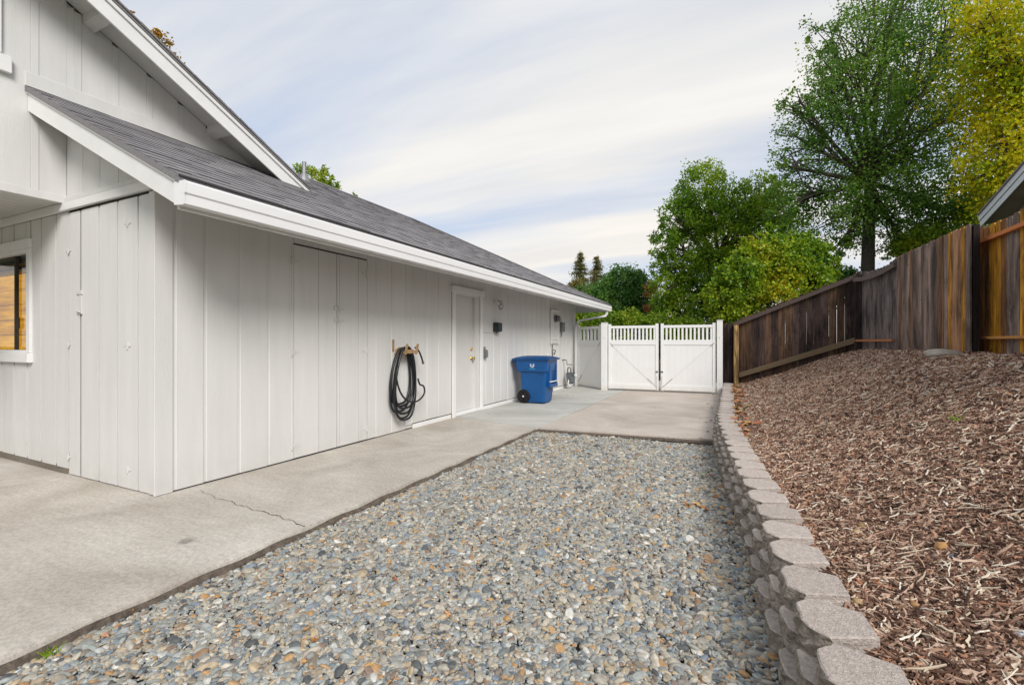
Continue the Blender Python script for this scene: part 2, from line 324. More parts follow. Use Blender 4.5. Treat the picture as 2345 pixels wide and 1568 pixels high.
M['pebble'] = rampmat('river pebbles', [(0, (0.088, 0.090, 0.092)), (.09, (0.165, 0.181, 0.184)), (.18, (0.358, 0.380, 0.354)), (.27, (0.194, 0.237, 0.285)), (.37, (0.455, 0.408, 0.322)),
    (.47, (0.262, 0.266, 0.249)), (.56, (0.533, 0.484, 0.396)), (.64, (0.222, 0.190, 0.152)), (.72, (0.484, 0.389, 0.258)), (.80, (0.290, 0.323, 0.322)), (.87, (0.233, 0.166, 0.129)), (.915, (0.504, 0.294, 0.119)), (.94, (0.319, 0.351, 0.350)), (1, (0.697, 0.664, 0.598))])
M['chip'] = rampmat('shredded bark', [(0, (0.046, 0.025, 0.018)), (.2, (0.121, 0.064, 0.044)), (.42, (0.230, 0.129, 0.087)), (.58, (0.356, 0.213, 0.149)), (.72, (0.494, 0.328, 0.236)),
    (.84, (0.644, 0.483, 0.368)), (.91, (0.391, 0.167, 0.081)), (1, (0.800, 0.701, 0.552))], .9, .5, 60, (.5, 6, 6))
M['straw'] = rampmat('straw slivers', [(0, (.55, .44, .32)), (.5, (.70, .60, .46)), (1, (.80, .74, .64))], .8, .3, 60, (.5, 6, 6))

def ground_speckle(name, a, b_, scale):
    return mat(name, b_, .95, .3, scale, 1.0, scale * 1.5, c2=a, world=True)
M['mulchbase'] = ground_speckle('mulch ground', (.05, .03, .022), (.24, .15, .11), 55)
M['gravelbase'] = ground_speckle('gravel ground', (.02, .019, .017), (.06, .057, .05), 60)

# ================================================================== GROUND
gy0 = -4
WALL_TOP = [(-1, .33), (1.0, .29), (1.65, .25), (2.06, .232), (2.35, .2), (2.7, .17), (3.0, .142), (3.5, .10), (4.0, .04), (4.6, -.02), (5.3, -.075), (5.9, -.13),
            (6.6, -.175), (7.1, -.2), (8.1, -.212), (11.2, -.225), (12.9, -.235), (14, -.235)]
wy = np.array([p[0] for p in WALL_TOP]); wx = np.array([p[1] for p in WALL_TOP])
def xw(y): return np.interp(y, wy, wx)            # front top edge of the retaining wall
def xr(y): return xw(y) + .22
def smooth_noise(x, y, s, seed=0):
    return (np.sin(x*s*1.7+seed)*np.cos(y*s*1.3+seed*2.1) + .5*np.sin(x*s*3.9+y*s*2.7+seed) + .3*np.sin(y*s*6.1-x*s*4.3+seed*3)) / 1.8
def hmulch(x, y):
    x = np.asarray(x, float); y = np.asarray(y, float)
    d = np.clip((x - xr(y)) / (2.62 - xr(y)), 0, 1)
    return .195 + .92 * (.35*d + .65*(d*d*(3-2*d))) + .025*smooth_noise(x, y, 1.6) * np.clip(d*4, 0, 1)
def grid(name, m, xs, ys, hf, hx=None):
    X, Y = np.meshgrid(xs, ys); 
    if hx is not None: X = hx(X, Y)
    Z = hf(X, Y); n, k = X.shape
    v = np.stack([X.ravel(), Y.ravel(), Z.ravel()], 1)
    f = [(i*k+j, i*k+j+1, (i+1)*k+j+1, (i+1)*k+j) for i in range(n-1) for j in range(k-1)]
    me = bpy.data.meshes.new(name); me.from_pydata(v.tolist(), [], f); me.materials.append(m)
    me.polygons.foreach_set('use_smooth', [True]*len(me.polygons)); me.update()
    return link(name, me)
# one sheet to the horizon, below everything
g_ = MB(); g_.add([(-400, -60, -.16), (400, -60, -.16), (400, 700, -.16), (-400, 700, -.16)], [(0, 1, 2, 3)]); struct(g_.build('ground', M['grass']))
struct(grid('gravel_bed_base', M['gravelbase'], np.linspace(-2.70, .35, 30), np.linspace(-1.0, 6.45, 60), lambda x, y: -.078 + .012*smooth_noise(x, y, 3)))
struct(grid('mulch_bank', M['mulchbase'], np.linspace(0, 1, 60), np.linspace(-1.0, 13.6, 150), hmulch, lambda x, y: xr(y) - .06 + x*(3.1 - xr(y))))
def hback(x, y):
    d = np.clip(x / 2.8, 0, 1); return -.14 + 1.2*d*d*(3-2*d)
struct(grid('hillside', M['grass'], np.concatenate([np.linspace(2.2, 3.2, 6), np.linspace(4, 60, 12)]), np.linspace(-2, 13.05, 24), lambda x, y: hmulch(x, y) - .05))
struct(grid('hillside', M['grass'], np.concatenate([np.linspace(-.1, 3.2, 18), np.linspace(4, 60, 12)]), np.linspace(13.05, 90, 24), lambda x, y: hback(x, y) + .0*x))
# concrete
def slab(name, m, pts, z=0, th=.11, parent=None):
    b = MB().prism([(x, y, z - th) for x, y in pts], (0, 0, th)); o = b.build(name, m, parent, bev=.006, bseg=2); struct(o); return o
JY = 6.5
w = slab('walkway', M['walk'], [(-5.815, -2.5), (-2.66, -2.5), (-2.66, 6.36), (-4.31, 6.72), (-4.31, 2.2), (-5.815, 2.2)])
slab('patio_slab', M['walk_light'], [(-10, -2.5), (-5.825, -2.5), (-5.825, 2.2), (-10, 2.2)], z=-.006)
slab('side_slab', M['walk_blue'], [(-4.31, 6.735), (-2.66, 6.375), (-2.63, 6.39), (-2.60, 15.5), (-4.31, 15.5)], z=-.003)
for i, (ya, yb) in enumerate([(6.40, 8.45), (8.46, 10.2), (10.21, 12.9), (12.91, 16)]):
    slab('driveway_pad', M['pad'], [(-2.62 if i == 0 else -2.59, ya), (-.14 if ya < 7 else -.2, ya + (.22 if i == 0 else 0)), (-.2, yb), (-2.59, yb)], z=0)
# dark earth edge strip where the slab meets the gravel
eb = MB()
yy = np.linspace(-2.4, 6.35, 120)
for i in range(len(yy)-1):
    o1, o2 = .028+.008*math.sin(yy[i]*9), .028+.008*math.sin(yy[i+1]*9)
    eb.add([(-2.658, yy[i], -.022+.006*math.sin(yy[i]*13)), (-2.658+o1, yy[i], -.05), (-2.658+o2, yy[i+1], -.05), (-2.658, yy[i+1], -.022+.006*math.sin(yy[i+1]*13))], [(0, 1, 2, 3)])
for i in range(40):
    x0, x1 = -2.65+i*.062, -2.65+(i+1)*.062; y0, y1 = 6.385+(x0+2.65)*.088, 6.385+(x1+2.65)*.088
    eb.add([(x0, y0, -.02), (x0, y0-.025, -.05), (x1, y1-.025, -.05), (x1, y1, -.02)], [(0, 1, 2, 3)])
struct(eb.build('soil_edge', M['soil']))
# crack across the walk
cp = [(-4.15, 2.44), (-4.02, 2.40), (-3.93, 2.405), (-3.80, 2.355), (-3.62, 2.37), (-3.50, 2.335), (-3.40, 2.345), (-3.28, 2.32), (-3.18, 2.335), (-3.08, 2.31), (-3.0, 2.325), (-2.92, 2.29), (-2.84, 2.305), (-2.76, 2.27), (-2.665, 2.262)]
fine = []
for (a, b) in zip(cp, cp[1:]):
    for k in range(5):
        t = k/5; fine.append((a[0]+(b[0]-a[0])*t, a[1]+(b[1]-a[1])*t + random.uniform(-.006, .006)))
fine.append(cp[-1]); cb_ = MB(); hw = [random.uniform(.0012, .0042)*(.5+i/len(fine)) for i in range(len(fine))]
for i in range(len(fine)-1):
    a, b = fine[i], fine[i+1]
    cb_.add([(a[0], a[1]-hw[i], .0025), (b[0], b[1]-hw[i+1], .0025), (b[0], b[1]+hw[i+1], .0025), (a[0], a[1]+hw[i], .0025)], [(0, 1, 2, 3)])
cb_.build('crack', M['dark'], w)

# ---- instanced scatter (geometry nodes on a point cloud of our own)
def euler_from(nrm, yaw, tx, ty):
    """rotation = align z to nrm, then yaw about z, then tilts"""
    n = len(yaw); nrm = nrm / np.linalg.norm(nrm, axis=1, keepdims=True)
    xa = np.stack([np.cos(yaw), np.sin(yaw), np.zeros(n)], 1); xa -= nrm * (xa*nrm).sum(1, keepdims=True); xa /= np.linalg.norm(xa, axis=1, keepdims=True)
    ya = np.cross(nrm, xa); A = np.stack([xa, ya, nrm], 2)
    cx, sx, cy, sy = np.cos(tx), np.sin(tx), np.cos(ty), np.sin(ty)
    B = np.zeros((n, 3, 3)); B[:, 0, 0] = cy; B[:, 0, 1] = sy*sx; B[:, 0, 2] = sy*cx; B[:, 1, 1] = cx; B[:, 1, 2] = -sx; B[:, 2, 0] = -sy; B[:, 2, 1] = cy*sx; B[:, 2, 2] = cy*cx
    Q = A @ B
    return np.stack([np.arctan2(Q[:, 2, 1], Q[:, 2, 2]), np.arcsin(np.clip(-Q[:, 2, 0], -1, 1)), np.arctan2(Q[:, 1, 0], Q[:, 0, 0])], 1)
def scatter(name, P, rot, scl, m, kind, nproto=6, parent=None):
    me = bpy.data.meshes.new(name); me.vertices.add(len(P)); me.vertices.foreach_set('co', P.astype(np.float32).ravel())
    for an, arr in (('rot', rot), ('scl', scl)):
        a = me.attributes.new(an, 'FLOAT_VECTOR', 'POINT'); a.data.foreach_set('vector', arr.astype(np.float32).ravel())
    a = me.attributes.new('pick', 'INT', 'POINT'); a.data.foreach_set('value', rng.integers(0, nproto, len(P)).astype(np.int32))
    me.materials.append(m); o = link(name, me, parent)
    gt = bpy.data.node_groups.new(name + '_nodes', 'GeometryNodeTree')
    gt.interface.new_socket('Geometry', in_out='INPUT', socket_type='NodeSocketGeometry'); gt.interface.new_socket('Geometry', in_out='OUTPUT', socket_type='NodeSocketGeometry')
    n, l = gt.nodes, gt.links; gi = n.new('NodeGroupInput'); go = n.new('NodeGroupOutput')
    jn = n.new('GeometryNodeJoinGeometry'); protos = []
    for k in range(nproto):
        pos = n.new('GeometryNodeInputPosition'); sp = n.new('GeometryNodeSetPosition')
        if kind == 'pebble':
            s = n.new('GeometryNodeMeshIcoSphere'); s.inputs['Radius'].default_value = .5; s.inputs['Subdivisions'].default_value = 3 if k < 3 else 2
            amp, nsc = .17, 1.25
        else:
            s = n.new('GeometryNodeMeshCube'); s.inputs['Size'].default_value = (1, 1, 1); s.inputs['Vertices X'].default_value = 6
            s.inputs['Vertices Y'].default_value = 2; s.inputs['Vertices Z'].default_value = 2
            amp, nsc = .55, 1.9
        nz = n.new('ShaderNodeTexNoise'); nz.inputs['Scale'].default_value = nsc; nz.inputs['Detail'].default_value = 1.0
        of = n.new('ShaderNodeVectorMath'); of.operation = 'ADD'; of.inputs[1].default_value = (k*7.3, k*3.1, k*5.7); l.new(pos.outputs[0], of.inputs[0]); l.new(of.outputs[0], nz.inputs['Vector'])
        sb = n.new('ShaderNodeVectorMath'); sb.operation = 'SUBTRACT'; sb.inputs[1].default_value = (.5, .5, .5); l.new(nz.outputs['Color'], sb.inputs[0])
        mu = n.new('ShaderNodeVectorMath'); mu.operation = 'MULTIPLY'
        mu.inputs[1].default_value = (amp*2, amp*2, amp*2) if kind == 'pebble' else (.3, 5.0, 2.2)
        if kind != 'pebble':           # bend as a function of x only
            sx = n.new('ShaderNodeSeparateXYZ'); cx = n.new('ShaderNodeCombineXYZ'); l.new(pos.outputs[0], sx.inputs[0]); l.new(sx.outputs[0], cx.inputs[0]); l.new(cx.outputs[0], of.inputs[0])
        l.new(sb.outputs[0], mu.inputs[0]); l.new(s.outputs[0], sp.inputs['Geometry']); l.new(mu.outputs[0], sp.inputs['Offset'])
        last = sp
        if kind != 'pebble':           # taper the ends
            pos2 = n.new('GeometryNodeInputPosition'); sp2 = n.new('GeometryNodeSetPosition'); sx2 = n.new('ShaderNodeSeparateXYZ'); l.new(pos2.outputs[0], sx2.inputs[0])
            l.new(sp.outputs[0], sp2.inputs['Geometry'])
            ab = n.new('ShaderNodeMath'); ab.operation = 'ABSOLUTE'; l.new(sx2.outputs[0], ab.inputs[0]); pw = n.new('ShaderNodeMath'); pw.operation = 'MULTIPLY'; pw.inputs[1].default_value = -1.1; l.new(ab.outputs[0], pw.inputs[0])
            c2 = n.new('ShaderNodeCombineXYZ'); m3 = n.new('ShaderNodeMath'); m3.operation = 'MULTIPLY'; l.new(pw.outputs[0], m3.inputs[0]); l.new(sx2.outputs[1], m3.inputs[1]); l.new(m3.outputs[0], c2.inputs[1])
            l.new(c2.outputs[0], sp2.inputs['Offset']); last = sp2
        sm = n.new('GeometryNodeSetMaterial'); sm.inputs['Material'].default_value = m; l.new(last.outputs[0], sm.inputs[0])
        gn = sm
        if kind == 'pebble':
            ss = n.new('GeometryNodeSetShadeSmooth'); l.new(sm.outputs[0], ss.inputs[0]); gn = ss
        ti = n.new('GeometryNodeGeometryToInstance'); l.new(gn.outputs[0], ti.inputs[0]); protos.append(ti)
    for p in reversed(protos): l.new(p.outputs[0], jn.inputs[0])
    ip = n.new('GeometryNodeInstanceOnPoints'); l.new(gi.outputs[0], ip.inputs['Points']); l.new(jn.outputs[0], ip.inputs['Instance']); ip.inputs['Pick Instance'].default_value = True
    def na(nm, dt):
        q = n.new('GeometryNodeInputNamedAttribute'); q.data_type = dt; q.inputs[0].default_value = nm; return q
    l.new(na('pick', 'INT').outputs[0], ip.inputs['Instance Index'])
    er = n.new('FunctionNodeEulerToRotation'); l.new(na('rot', 'FLOAT_VECTOR').outputs[0], er.inputs[0]); l.new(er.outputs[0], ip.inputs['Rotation'])
    l.new(na('scl', 'FLOAT_VECTOR').outputs[0], ip.inputs['Scale']); l.new(ip.outputs[0], go.inputs[0])
    md = o.modifiers.new('scatter', 'NODES'); md.node_group = gt
    return o
# pebbles
def infan(x, y, marg=.25):
    u = (x*C_ + y*S_) ; f = (-x*S_ + y*C_)
    return (f > .3) & (np.abs(u) < (1.106+marg)*f)
n = 225000
px_ = rng.uniform(-2.65, .32, n); py_ = rng.uniform(.55, 6.44, n)
ok = (px_ < xw(py_) - .03) & infan(px_, py_, .12) & (py_ < 6.37+(px_+2.65)*.088)
px_, py_ = px_[ok], py_[ok]
ds = np.hypot(px_, py_); keep = rng.random(len(ds)) < np.clip(1.05 - (ds-1.5)*.11, .5, 1); px_, py_, ds = px_[keep], py_[keep], ds[keep]
n = len(px_); print('pebbles', n)
L = np.exp(rng.normal(0, .38, n))*.0245; L = np.clip(L, .011, .075); L *= np.where(ds > 4, 1.12, 1)
L *= 1.12; W_ = L*rng.uniform(.40, .72, n); H_ = L*rng.uniform(.30, .55, n)
lay = rng.random(n); pz = np.where(lay < .4, -.092 + lay*.02, -.072 + lay*.018) + .010*smooth_noise(px_, py_, 4)
er = euler_from(np.tile([0, 0, 1.], (n, 1)), rng.uniform(0, 6.28, n), rng.normal(0, .4, n), rng.normal(0, .3, n))
stuff(scatter('gravel', np.stack([px_, py_, pz], 1), er, np.stack([L, W_, H_], 1), M['pebble'], 'pebble'), 'loose grey blue and tan river pebbles filling the bed beside the walk', 'gravel')
# mulch
n = 330000
my = 1.0 + 12.0*rng.random(n)**1.45; mx_ = xr(my) - .02 + rng.random(n)*(2.98 - xr(my))
ok = infan(mx_, my, .12); mx_, my = mx_[ok], my[ok]; n = len(mx_); ds = np.hypot(mx_, my); print('chips', n)
L = np.clip(np.exp(rng.normal(0, .5, n))*.037, .013, .14)*np.clip(.85+ds*.05, .9, 1.5); T = rng.uniform(.0035, .0115, n)*np.clip(.85+ds*.06, .9, 1.7)
e_ = .03; h0 = hmulch(mx_, my); nx = -(hmulch(mx_+e_, my)-h0)/e_; ny = -(hmulch(mx_, my+e_)-h0)/e_
nrm = np.stack([nx, ny, np.ones(n)], 1)
er = euler_from(nrm, rng.uniform(0, 6.28, n), rng.normal(0, .5, n), rng.normal(0, .22, n))
stuff(scatter('mulch', np.stack([mx_, my, h0 + rng.uniform(.0, .022, n)], 1), er, np.stack([L, T*1.2, T*.55], 1), M['chip'], 'chip'),
      'shredded brown bark mulch covering the bank above the block wall', 'mulch')
n = 5000
sy = 1.0 + 11.5*rng.random(n)**1.3; sx_ = xr(sy) + .02 + rng.random(n)*(2.6 - xr(sy)); h0 = hmulch(sx_, sy)
nrm = np.stack([-(hmulch(sx_+e_, sy)-h0)/e_, -(hmulch(sx_, sy+e_)-h0)/e_, np.ones(n)], 1)
L = np.clip(np.exp(rng.normal(0, .4, n))*.055, .025, .15); T = rng.uniform(.004, .009, n)*np.clip(.85+sy*.06, .9, 1.6)
stuff(scatter('straw_slivers', np.stack([sx_, sy, h0 + rng.uniform(.012, .034, n)], 1), euler_from(nrm, rng.uniform(0, 6.28, n), rng.normal(0, .4, n), rng.normal(0, .12, n)), np.stack([L, T, T*.6], 1), M['straw'], 'chip'),
      'pale straw coloured wood slivers strewn over the brown mulch', 'mulch')

# ================================================================== HOUSE
HX = -4.29; FY = 2.18
house = thing('house', 'light grey vertical board house with a dark shingle roof and white gutter', 'house')
def rz(X): return .70 + .5*X            # roof surface height at |x| = X
sw = MB().box(-4.45, -4.307, 2.2, 6.69, -.05, 2.70).box(-4.45, -4.307, 7.57, 13.28, -.05, 2.70).box(-4.45, -4.307, 6.691, 7.569, 2.145, 2.70).build('side_wall', M['dark'], house)
grooves = [2.30, 2.553, 2.871, 3.181, 3.493, 3.825, 4.135, 4.447, 4.75, 5.06, 5.371, 5.535, 5.885, 6.20, 6.515, 6.83, 7.15, 7.47, 7.78, 8.09, 8.41, 8.73, 9.04, 9.36, 9.68, 10.0, 10.32, 10.63, 10.94, 11.25, 11.57, 11.89, 12.2, 12.5, 12.82, 13.14]
DT, DL, DM, DR = 2.335, 3.463, 4.095, 4.605            # storage doors
def vboard(y0, y1, z0, z1, name='board', parent=sw, off=0.0, lip=True):
    g = .0026; b = MB(); x1 = HX + off
    y0 += g; y1 -= g
    if lip and y1 - y0 > .12:
        b.prism([(x1-.014, y0, z0), (x1-.006, y0, z0), (x1-.006, y0+.022, z0), (x1, y0+.026, z0), (x1, y1, z0), (x1-.014, y1, z0)], (0, 0, z1-z0))
    else: b.box(x1-.014, x1, y0, y1, z0, z1)
    return b.build(name, M['siding'], parent)
jit = random.Random(3)
for i in range(len(grooves)-1):
    a, b = grooves[i], grooves[i+1]; zb = .012 + jit.uniform(0, .006) if b < 5.6 else .075 + jit.uniform(-.004, .004)
    if b <= DL+.05 and a < DL or a >= DR-.01 and not (6.5 < a < 7.5) or (b < DL): 
        if 6.4 < a < 7.4: continue
        vboard(a, b, zb, 2.70); continue
    if a < DL < b: vboard(a, DL-.004, zb, 2.70)
    lo, hi = max(a, DL if b > DL else a), b
    if hi > DL and a < DR:                       # boards over the storage doors
        vboard(max(a, DL), min(b, DR), DT+.012, 2.70, lip=False)
        if b > DR: vboard(DR+.004, b, zb, 2.70, lip=False)
    elif 6.4 < a < 7.2 or 6.4 < b < 7.6:
        pass
vboard(6.515, 6.60, .075, 2.70, lip=False)
for a, b in ((6.60, 6.83), (6.83, 7.15), (7.15, 7.47), (7.47, 7.655)): vboard(a, b, 2.24, 2.70, lip=False)
vboard(7.655, 7.78, .075, 2.70, lip=False)
vboard(13.14, 13.26, .075, 2.7, lip=False)
# painted curb under the far boards
box('foundation', M['trim'], house, -4.33, -4.285, 5.56, 6.59, -.01, .058, bev=.006)
box('foundation', M['trim'], house, -4.33, -4.285, 7.67, 13.26, -.01, .058, bev=.006)
# corner boards
box('corner_board', M['siding'], house, -4.305, -4.2835, 2.158, 2.298, .004, 2.62, bev=.003)
box('corner_board', M['siding'], house, -4.375, -4.3055, 2.162, 2.18, .012, 2.52, bev=.003)
box('corner_board', M['trim'], house, -4.31, -4.28, 13.262, 13.36, .0, 2.66, bev=.003)
box('end_wall', M['siding'], house, -12, -4.31, 13.2, 13.34, -.05, 2.7)
# storage doors in the long wall
def hinge(y, z, parent, s=1, x=HX):
    b = MB(); b.prism([(x+.001, y, z+.035), (x+.001, y+.085*s, z+.004), (x+.001, y+.085*s, z-.008), (x+.001, y, z-.028)], (.008, 0, 0)); b.box(x+.002, x+.016, y-.013, y+.004, z-.045, z+.045)
    return b.build('hinge', M['painted_hw'], parent)
for (a, b, cuts, hy, s) in ((DL, DM, (3.493, 3.825), DL+.008, 1), (DM, DR, (4.135, 4.447), DR-.008, -1)):
    d = box('storage_door', M['dark'], house, -4.3065, -4.3045, a+.006, b-.006, .03, DT-.01)
    ed = [a] + [c for c in cuts] + [b]
    for p, q in zip(ed, ed[1:]):
        vboard(p+(.003 if p == a else 0), q-(.003 if q == b else 0), .02, DT-.008, 'door_board', d, off=.004, lip=False)
    for z in (2.155, 1.165, .16): hinge(hy, z, d, s)
for z in (1.68, 1.545):
    b = MB(); b.box(HX+.004, HX+.016, 4.05, 4.085, z-.03, z+.02); b.box(HX+.004, HX+.016, 4.12, 4.165, z-.022, z+.012)
    b.tube([(HX+.016, 4.03, z-.004), (HX+.016, 4.2, z-.008)], .005, 6); b.tube([(HX+.018, 4.11, z), (HX+.028, 4.112, z+.05), (HX+.02, 4.105, z-.045)], .005, 6); b.build('slide_bolt', M['painted_hw'], house)
MB().box(HX-.012, HX-.0005, DL+.002, DM-.01, DT-.006, DT+.008).build('shadow_gap', M['dark'], house)
# entry door
dr = thing('door', '', '')
for k in ('label', 'category'): del dr[k]
dr.parent = house
box('door_slab', M['door'], dr, -4.375, -4.345, 6.735, 7.40, .06, 2.09, bev=.004)
box('threshold', M['trim'], dr, -4.40, -4.27, 6.70, 7.56, .0, .055, bev=.008)
box('jamb', M['door'], dr, -4.39, -4.292, 6.700, 6.733, .057, 2.09)
box('jamb', M['door'], dr, -4.39, -4.292, 7.402, 7.56, .057, 2.09)
box('jamb', M['door'], dr, -4.39, -4.292, 6.700, 7.56, 2.092, 2.14)
box('door_trim', M['trim'], dr, -4.291, -4.262, 6.605, 6.70, .0, 2.13, bev=.003)
box('door_trim', M['trim'], dr, -4.291, -4.262, 7.562, 7.652, .0, 2.13, bev=.003)
box('door_trim', M['trim'], dr, -4.291, -4.250, 6.575, 7.69, 2.132, 2.235, bev=.003)
MB().lathe([(.036, 0), (.036, .008), (.014, .012), (.012, .035), (.026, .045), (.031, .06), (.024, .075), (.0, .078)], (-4.345, 7.335, .985), 'x').build('knob', M['brass'], dr, smooth=True)
MB().lathe([(.032, 0), (.032, .01), (.022, .022), (.012, .024)], (-4.345, 7.335, 1.15), 'x').build('deadbolt', M['brass'], dr, smooth=True)

# front wall
fw = MB().box(-6.625, -4.31, 2.197, 2.33, -.05, 2.62).box(-10, -8.10, 2.197, 2.33, -.05, 2.62).box(-8.099, -6.626, 2.197, 2.33, -.05, 1.158).box(-8.099, -6.626, 2.197, 2.33, 2.248, 2.62).build('front_wall', M['dark'], house)
gab = MB().prism([(-6.2, 2.197, 2.62), (-4.31, 2.197, 2.62), (-4.31, 2.197, rz(4.31)-.16), (-6.2, 2.197, rz(6.2)-.16)], (0, .1, 0)).build('front_wall', M['dark'], house)
def fboard(x0, x1, z0, z1, name='board', parent=fw, slope=False, off=0.):
    g = .003; x0 += g; x1 -= g; y = FY - off; b = MB()
    if slope: b.prism([(x0, y, z0), (x1, y, z0), (x1, y, rz(-x1)-.17), (x0, y, rz(-x0)-.17)], (0, .014, 0))
    elif x1-x0 > .12: b.prism([(x0, y+.014, z0), (x0, y+.006, z0), (x0+.022, y+.006, z0), (x0+.026, y, z0), (x1, y, z0), (x1, y+.014, z0)], (0, 0, z1-z0))
    else: b.box(x0, x1, y, y+.014, z0, z1)
    return b.build(name, M['siding'], parent)
fg = [-9.20, -8.885, -8.57, -8.255, -7.94, -7.625, -7.31, -6.995, -6.68, -6.365, -6.047, -5.785]
WX0, WX1, WZ0, WZ1 = -8.0, -6.60, 1.15, 2.29
for a, b in zip(fg, fg[1:]):
    zb = .055 + (b+5.785)*-.008
    if b < WX0+.2 or a > WX1-.05: fboard(a, b, zb, 2.53)
    elif b > WX1: fboard(a, b, zb, 1.07); fboard(max(a, WX1), b, 1.07, 2.53); fboard(a, WX1, 2.33, 2.53)
    else: fboard(a, b, zb, 1.07); fboard(a, b, 2.33, 2.53)
box('foundation', M['edge'], house, -10, -5.80, 2.186, 2.30, -.03, .085, bev=.01)
box('foundation', M['edge'], house, -5.80, -4.31, 2.20, 2.30, -.03, .02)
# closet doors on the front
for (a, b, cuts, hs) in ((-5.785, -5.557, (), ((-5.775, 1),)), (-5.553, -4.38, (-5.219, -4.901, -4.573), ((-4.726, 1),))):
    d = box('closet_door', M['dark'], house, a+.004, b-.004, 2.1945, 2.1965, .02, 2.50)
    ed = [a] + list(cuts) + [b]
    for p, q in zip(ed, ed[1:]): fboard(p+.002, q-.002, .010, 2.512, 'door_board', d, off=.003)
    for hx_, s in hs:
        for z in (2.15, 1.25, .17) if hx_ < -5 else (2.30, 1.24, .17):
            h = MB(); h.prism([(hx_-.055, FY-.003, z), (hx_, FY-.003, z+.02), (hx_+.055, FY-.003, z), (hx_, FY-.003, z-.022)], (0, -.005, 0)); h.box(hx_-.007, hx_+.007, FY-.014, FY-.003, z-.03, z+.03)
            h.build('hinge', M['painted_hw'], d)
b = MB()
for z in (1.74, 1.555): b.box(-5.60, -5.565, FY-.016, FY-.004, z-.015, z+.015); b.box(-5.545, -5.50, FY-.018, FY-.004, z-.018, z+.018)
b.box(-5.548, -5.512, FY-.012, FY-.004, 1.575, 1.72); b.tube([(-5.58, FY-.018, 1.565), (-5.50, FY-.03, 1.555)], .007, 6); b.build('slide_bolt', M['painted_hw'], house)
box('door_gap', M['dark'], house, -5.5575, -5.5525, 2.182, 2.1945, .02, 2.50)
# header over the closet, gable boards over it
box('header_board', M['trim'], house, -10, -4.285, 2.146, 2.184, 2.535, 2.612, bev=.003)
box('header_board', M['siding'], house, -5.82, -4.30, 2.150, 2.184, 2.6125, 2.66, bev=.003)
box('header_gap', M['dark'], house, -5.50, -4.42, 2.175, 2.190, 2.513, 2.533)
ug = [-5.82, -5.51, -5.20, -4.885, -4.57, -4.31]
for a, b in zip(ug, ug[1:]): fboard(a, b, 2.655, 0, 'board', gab, slope=True)

# window in the front wall
win = thing('window', '', ''); del win['label']; del win['category']; win.parent = house
box('window_trim', M['trim'], win, -6.628, -6.545, 2.155, 2.181, 1.16, 2.245, bev=.003)
box('window_trim', M['trim'], win, -8.1, -6.540, 2.148, 2.181, 2.247, 2.345, bev=.003)
box('sill', M['trim'], win, -8.1, -6.535, 2.135, 2.181, 1.062, 1.158, bev=.003)
box('inner_frame', M['trim'], win, -8.1, -6.630, 2.168, 2.21, 2.205, 2.246)
box('inner_frame', M['trim'], win, -6.665, -6.629, 2.19, 2.21, 1.19, 2.205)
box('inner_frame', M['trim'], win, -8.1, -6.630, 2.16, 2.21, 1.159, 1.19)
box('sash', M['dark'], win, -7.045, -7.00, 2.20, 2.225, 1.19, 2.205)
box('latch', M['dark'], win, -7.005, -6.965, 2.195, 2.22, 1.42, 1.54)
def amber():
    m, n, l, b = newmat('lit amber blind'); t = N(n, 'ShaderNodeNewGeometry'); sx = N(n, 'ShaderNodeSeparateXYZ'); l.new(t.outputs['Position'], sx.inputs[0])
    nz = N(n, 'ShaderNodeTexNoise', ins={'Scale': 3.0, 'Detail': 4.0}); mp = N(n, 'ShaderNodeMapping'); mp.inputs['Scale'].default_value = (.6, 1, 5); l.new(t.outputs['Position'], mp.inputs[0]); l.new(mp.outputs[0], nz.inputs['Vector'])
    cr = N(n, 'ShaderNodeValToRGB'); l.new(nz.outputs[0], cr.inputs[0]); e = cr.color_ramp.elements
    e[0].position = .3; e[0].color = (.30, .11, .0, 1); e[1].position = .7; e[1].color = (.66, .34, .0, 1)
    l.new(cr.outputs[0], b.inputs['Base Color']); l.new(cr.outputs[0], b.inputs['Emission Color']); b.inputs['Emission Strength'].default_value = .95; b.inputs['Roughness'].default_value = .5; return m
M['amber'] = amber()
M['amber2'] = mat('amber ledge', (.45, .26, .05), .5, .1)
for k in range(5):
    box('blind_panel', M['amber'], win, -8.1, -6.66, 2.30+.004*(k % 2), 2.318, 1.19+k*.17, 1.19+k*.17+.162)
box('blind_head', M['amber2'], win, -8.1, -6.66, 2.27, 2.318, 2.045, 2.075)
box('blind_head', M['amber2'], win, -8.1, -6.66, 2.26, 2.318, 2.125, 2.135)
box('window_recess', M['dark'], win, -8.1, -6.66, 2.319, 2.328, 1.19, 2.205)
m, n_, l_, b_ = newmat('window glass'); b_.inputs['Roughness'].default_value = .03; b_.inputs['Transmission Weight'].default_value = 1; b_.inputs['IOR'].default_value = 1.2; b_.inputs['Base Color'].default_value = (.9, .88, .82, 1); M['glass'] = m
box('pane', M['glass'], win, -8.1, -6.665, 2.222, 2.226, 1.19, 2.205)
# openings for the window: the dark core is cut by building recess in front of it
fw.data.update()

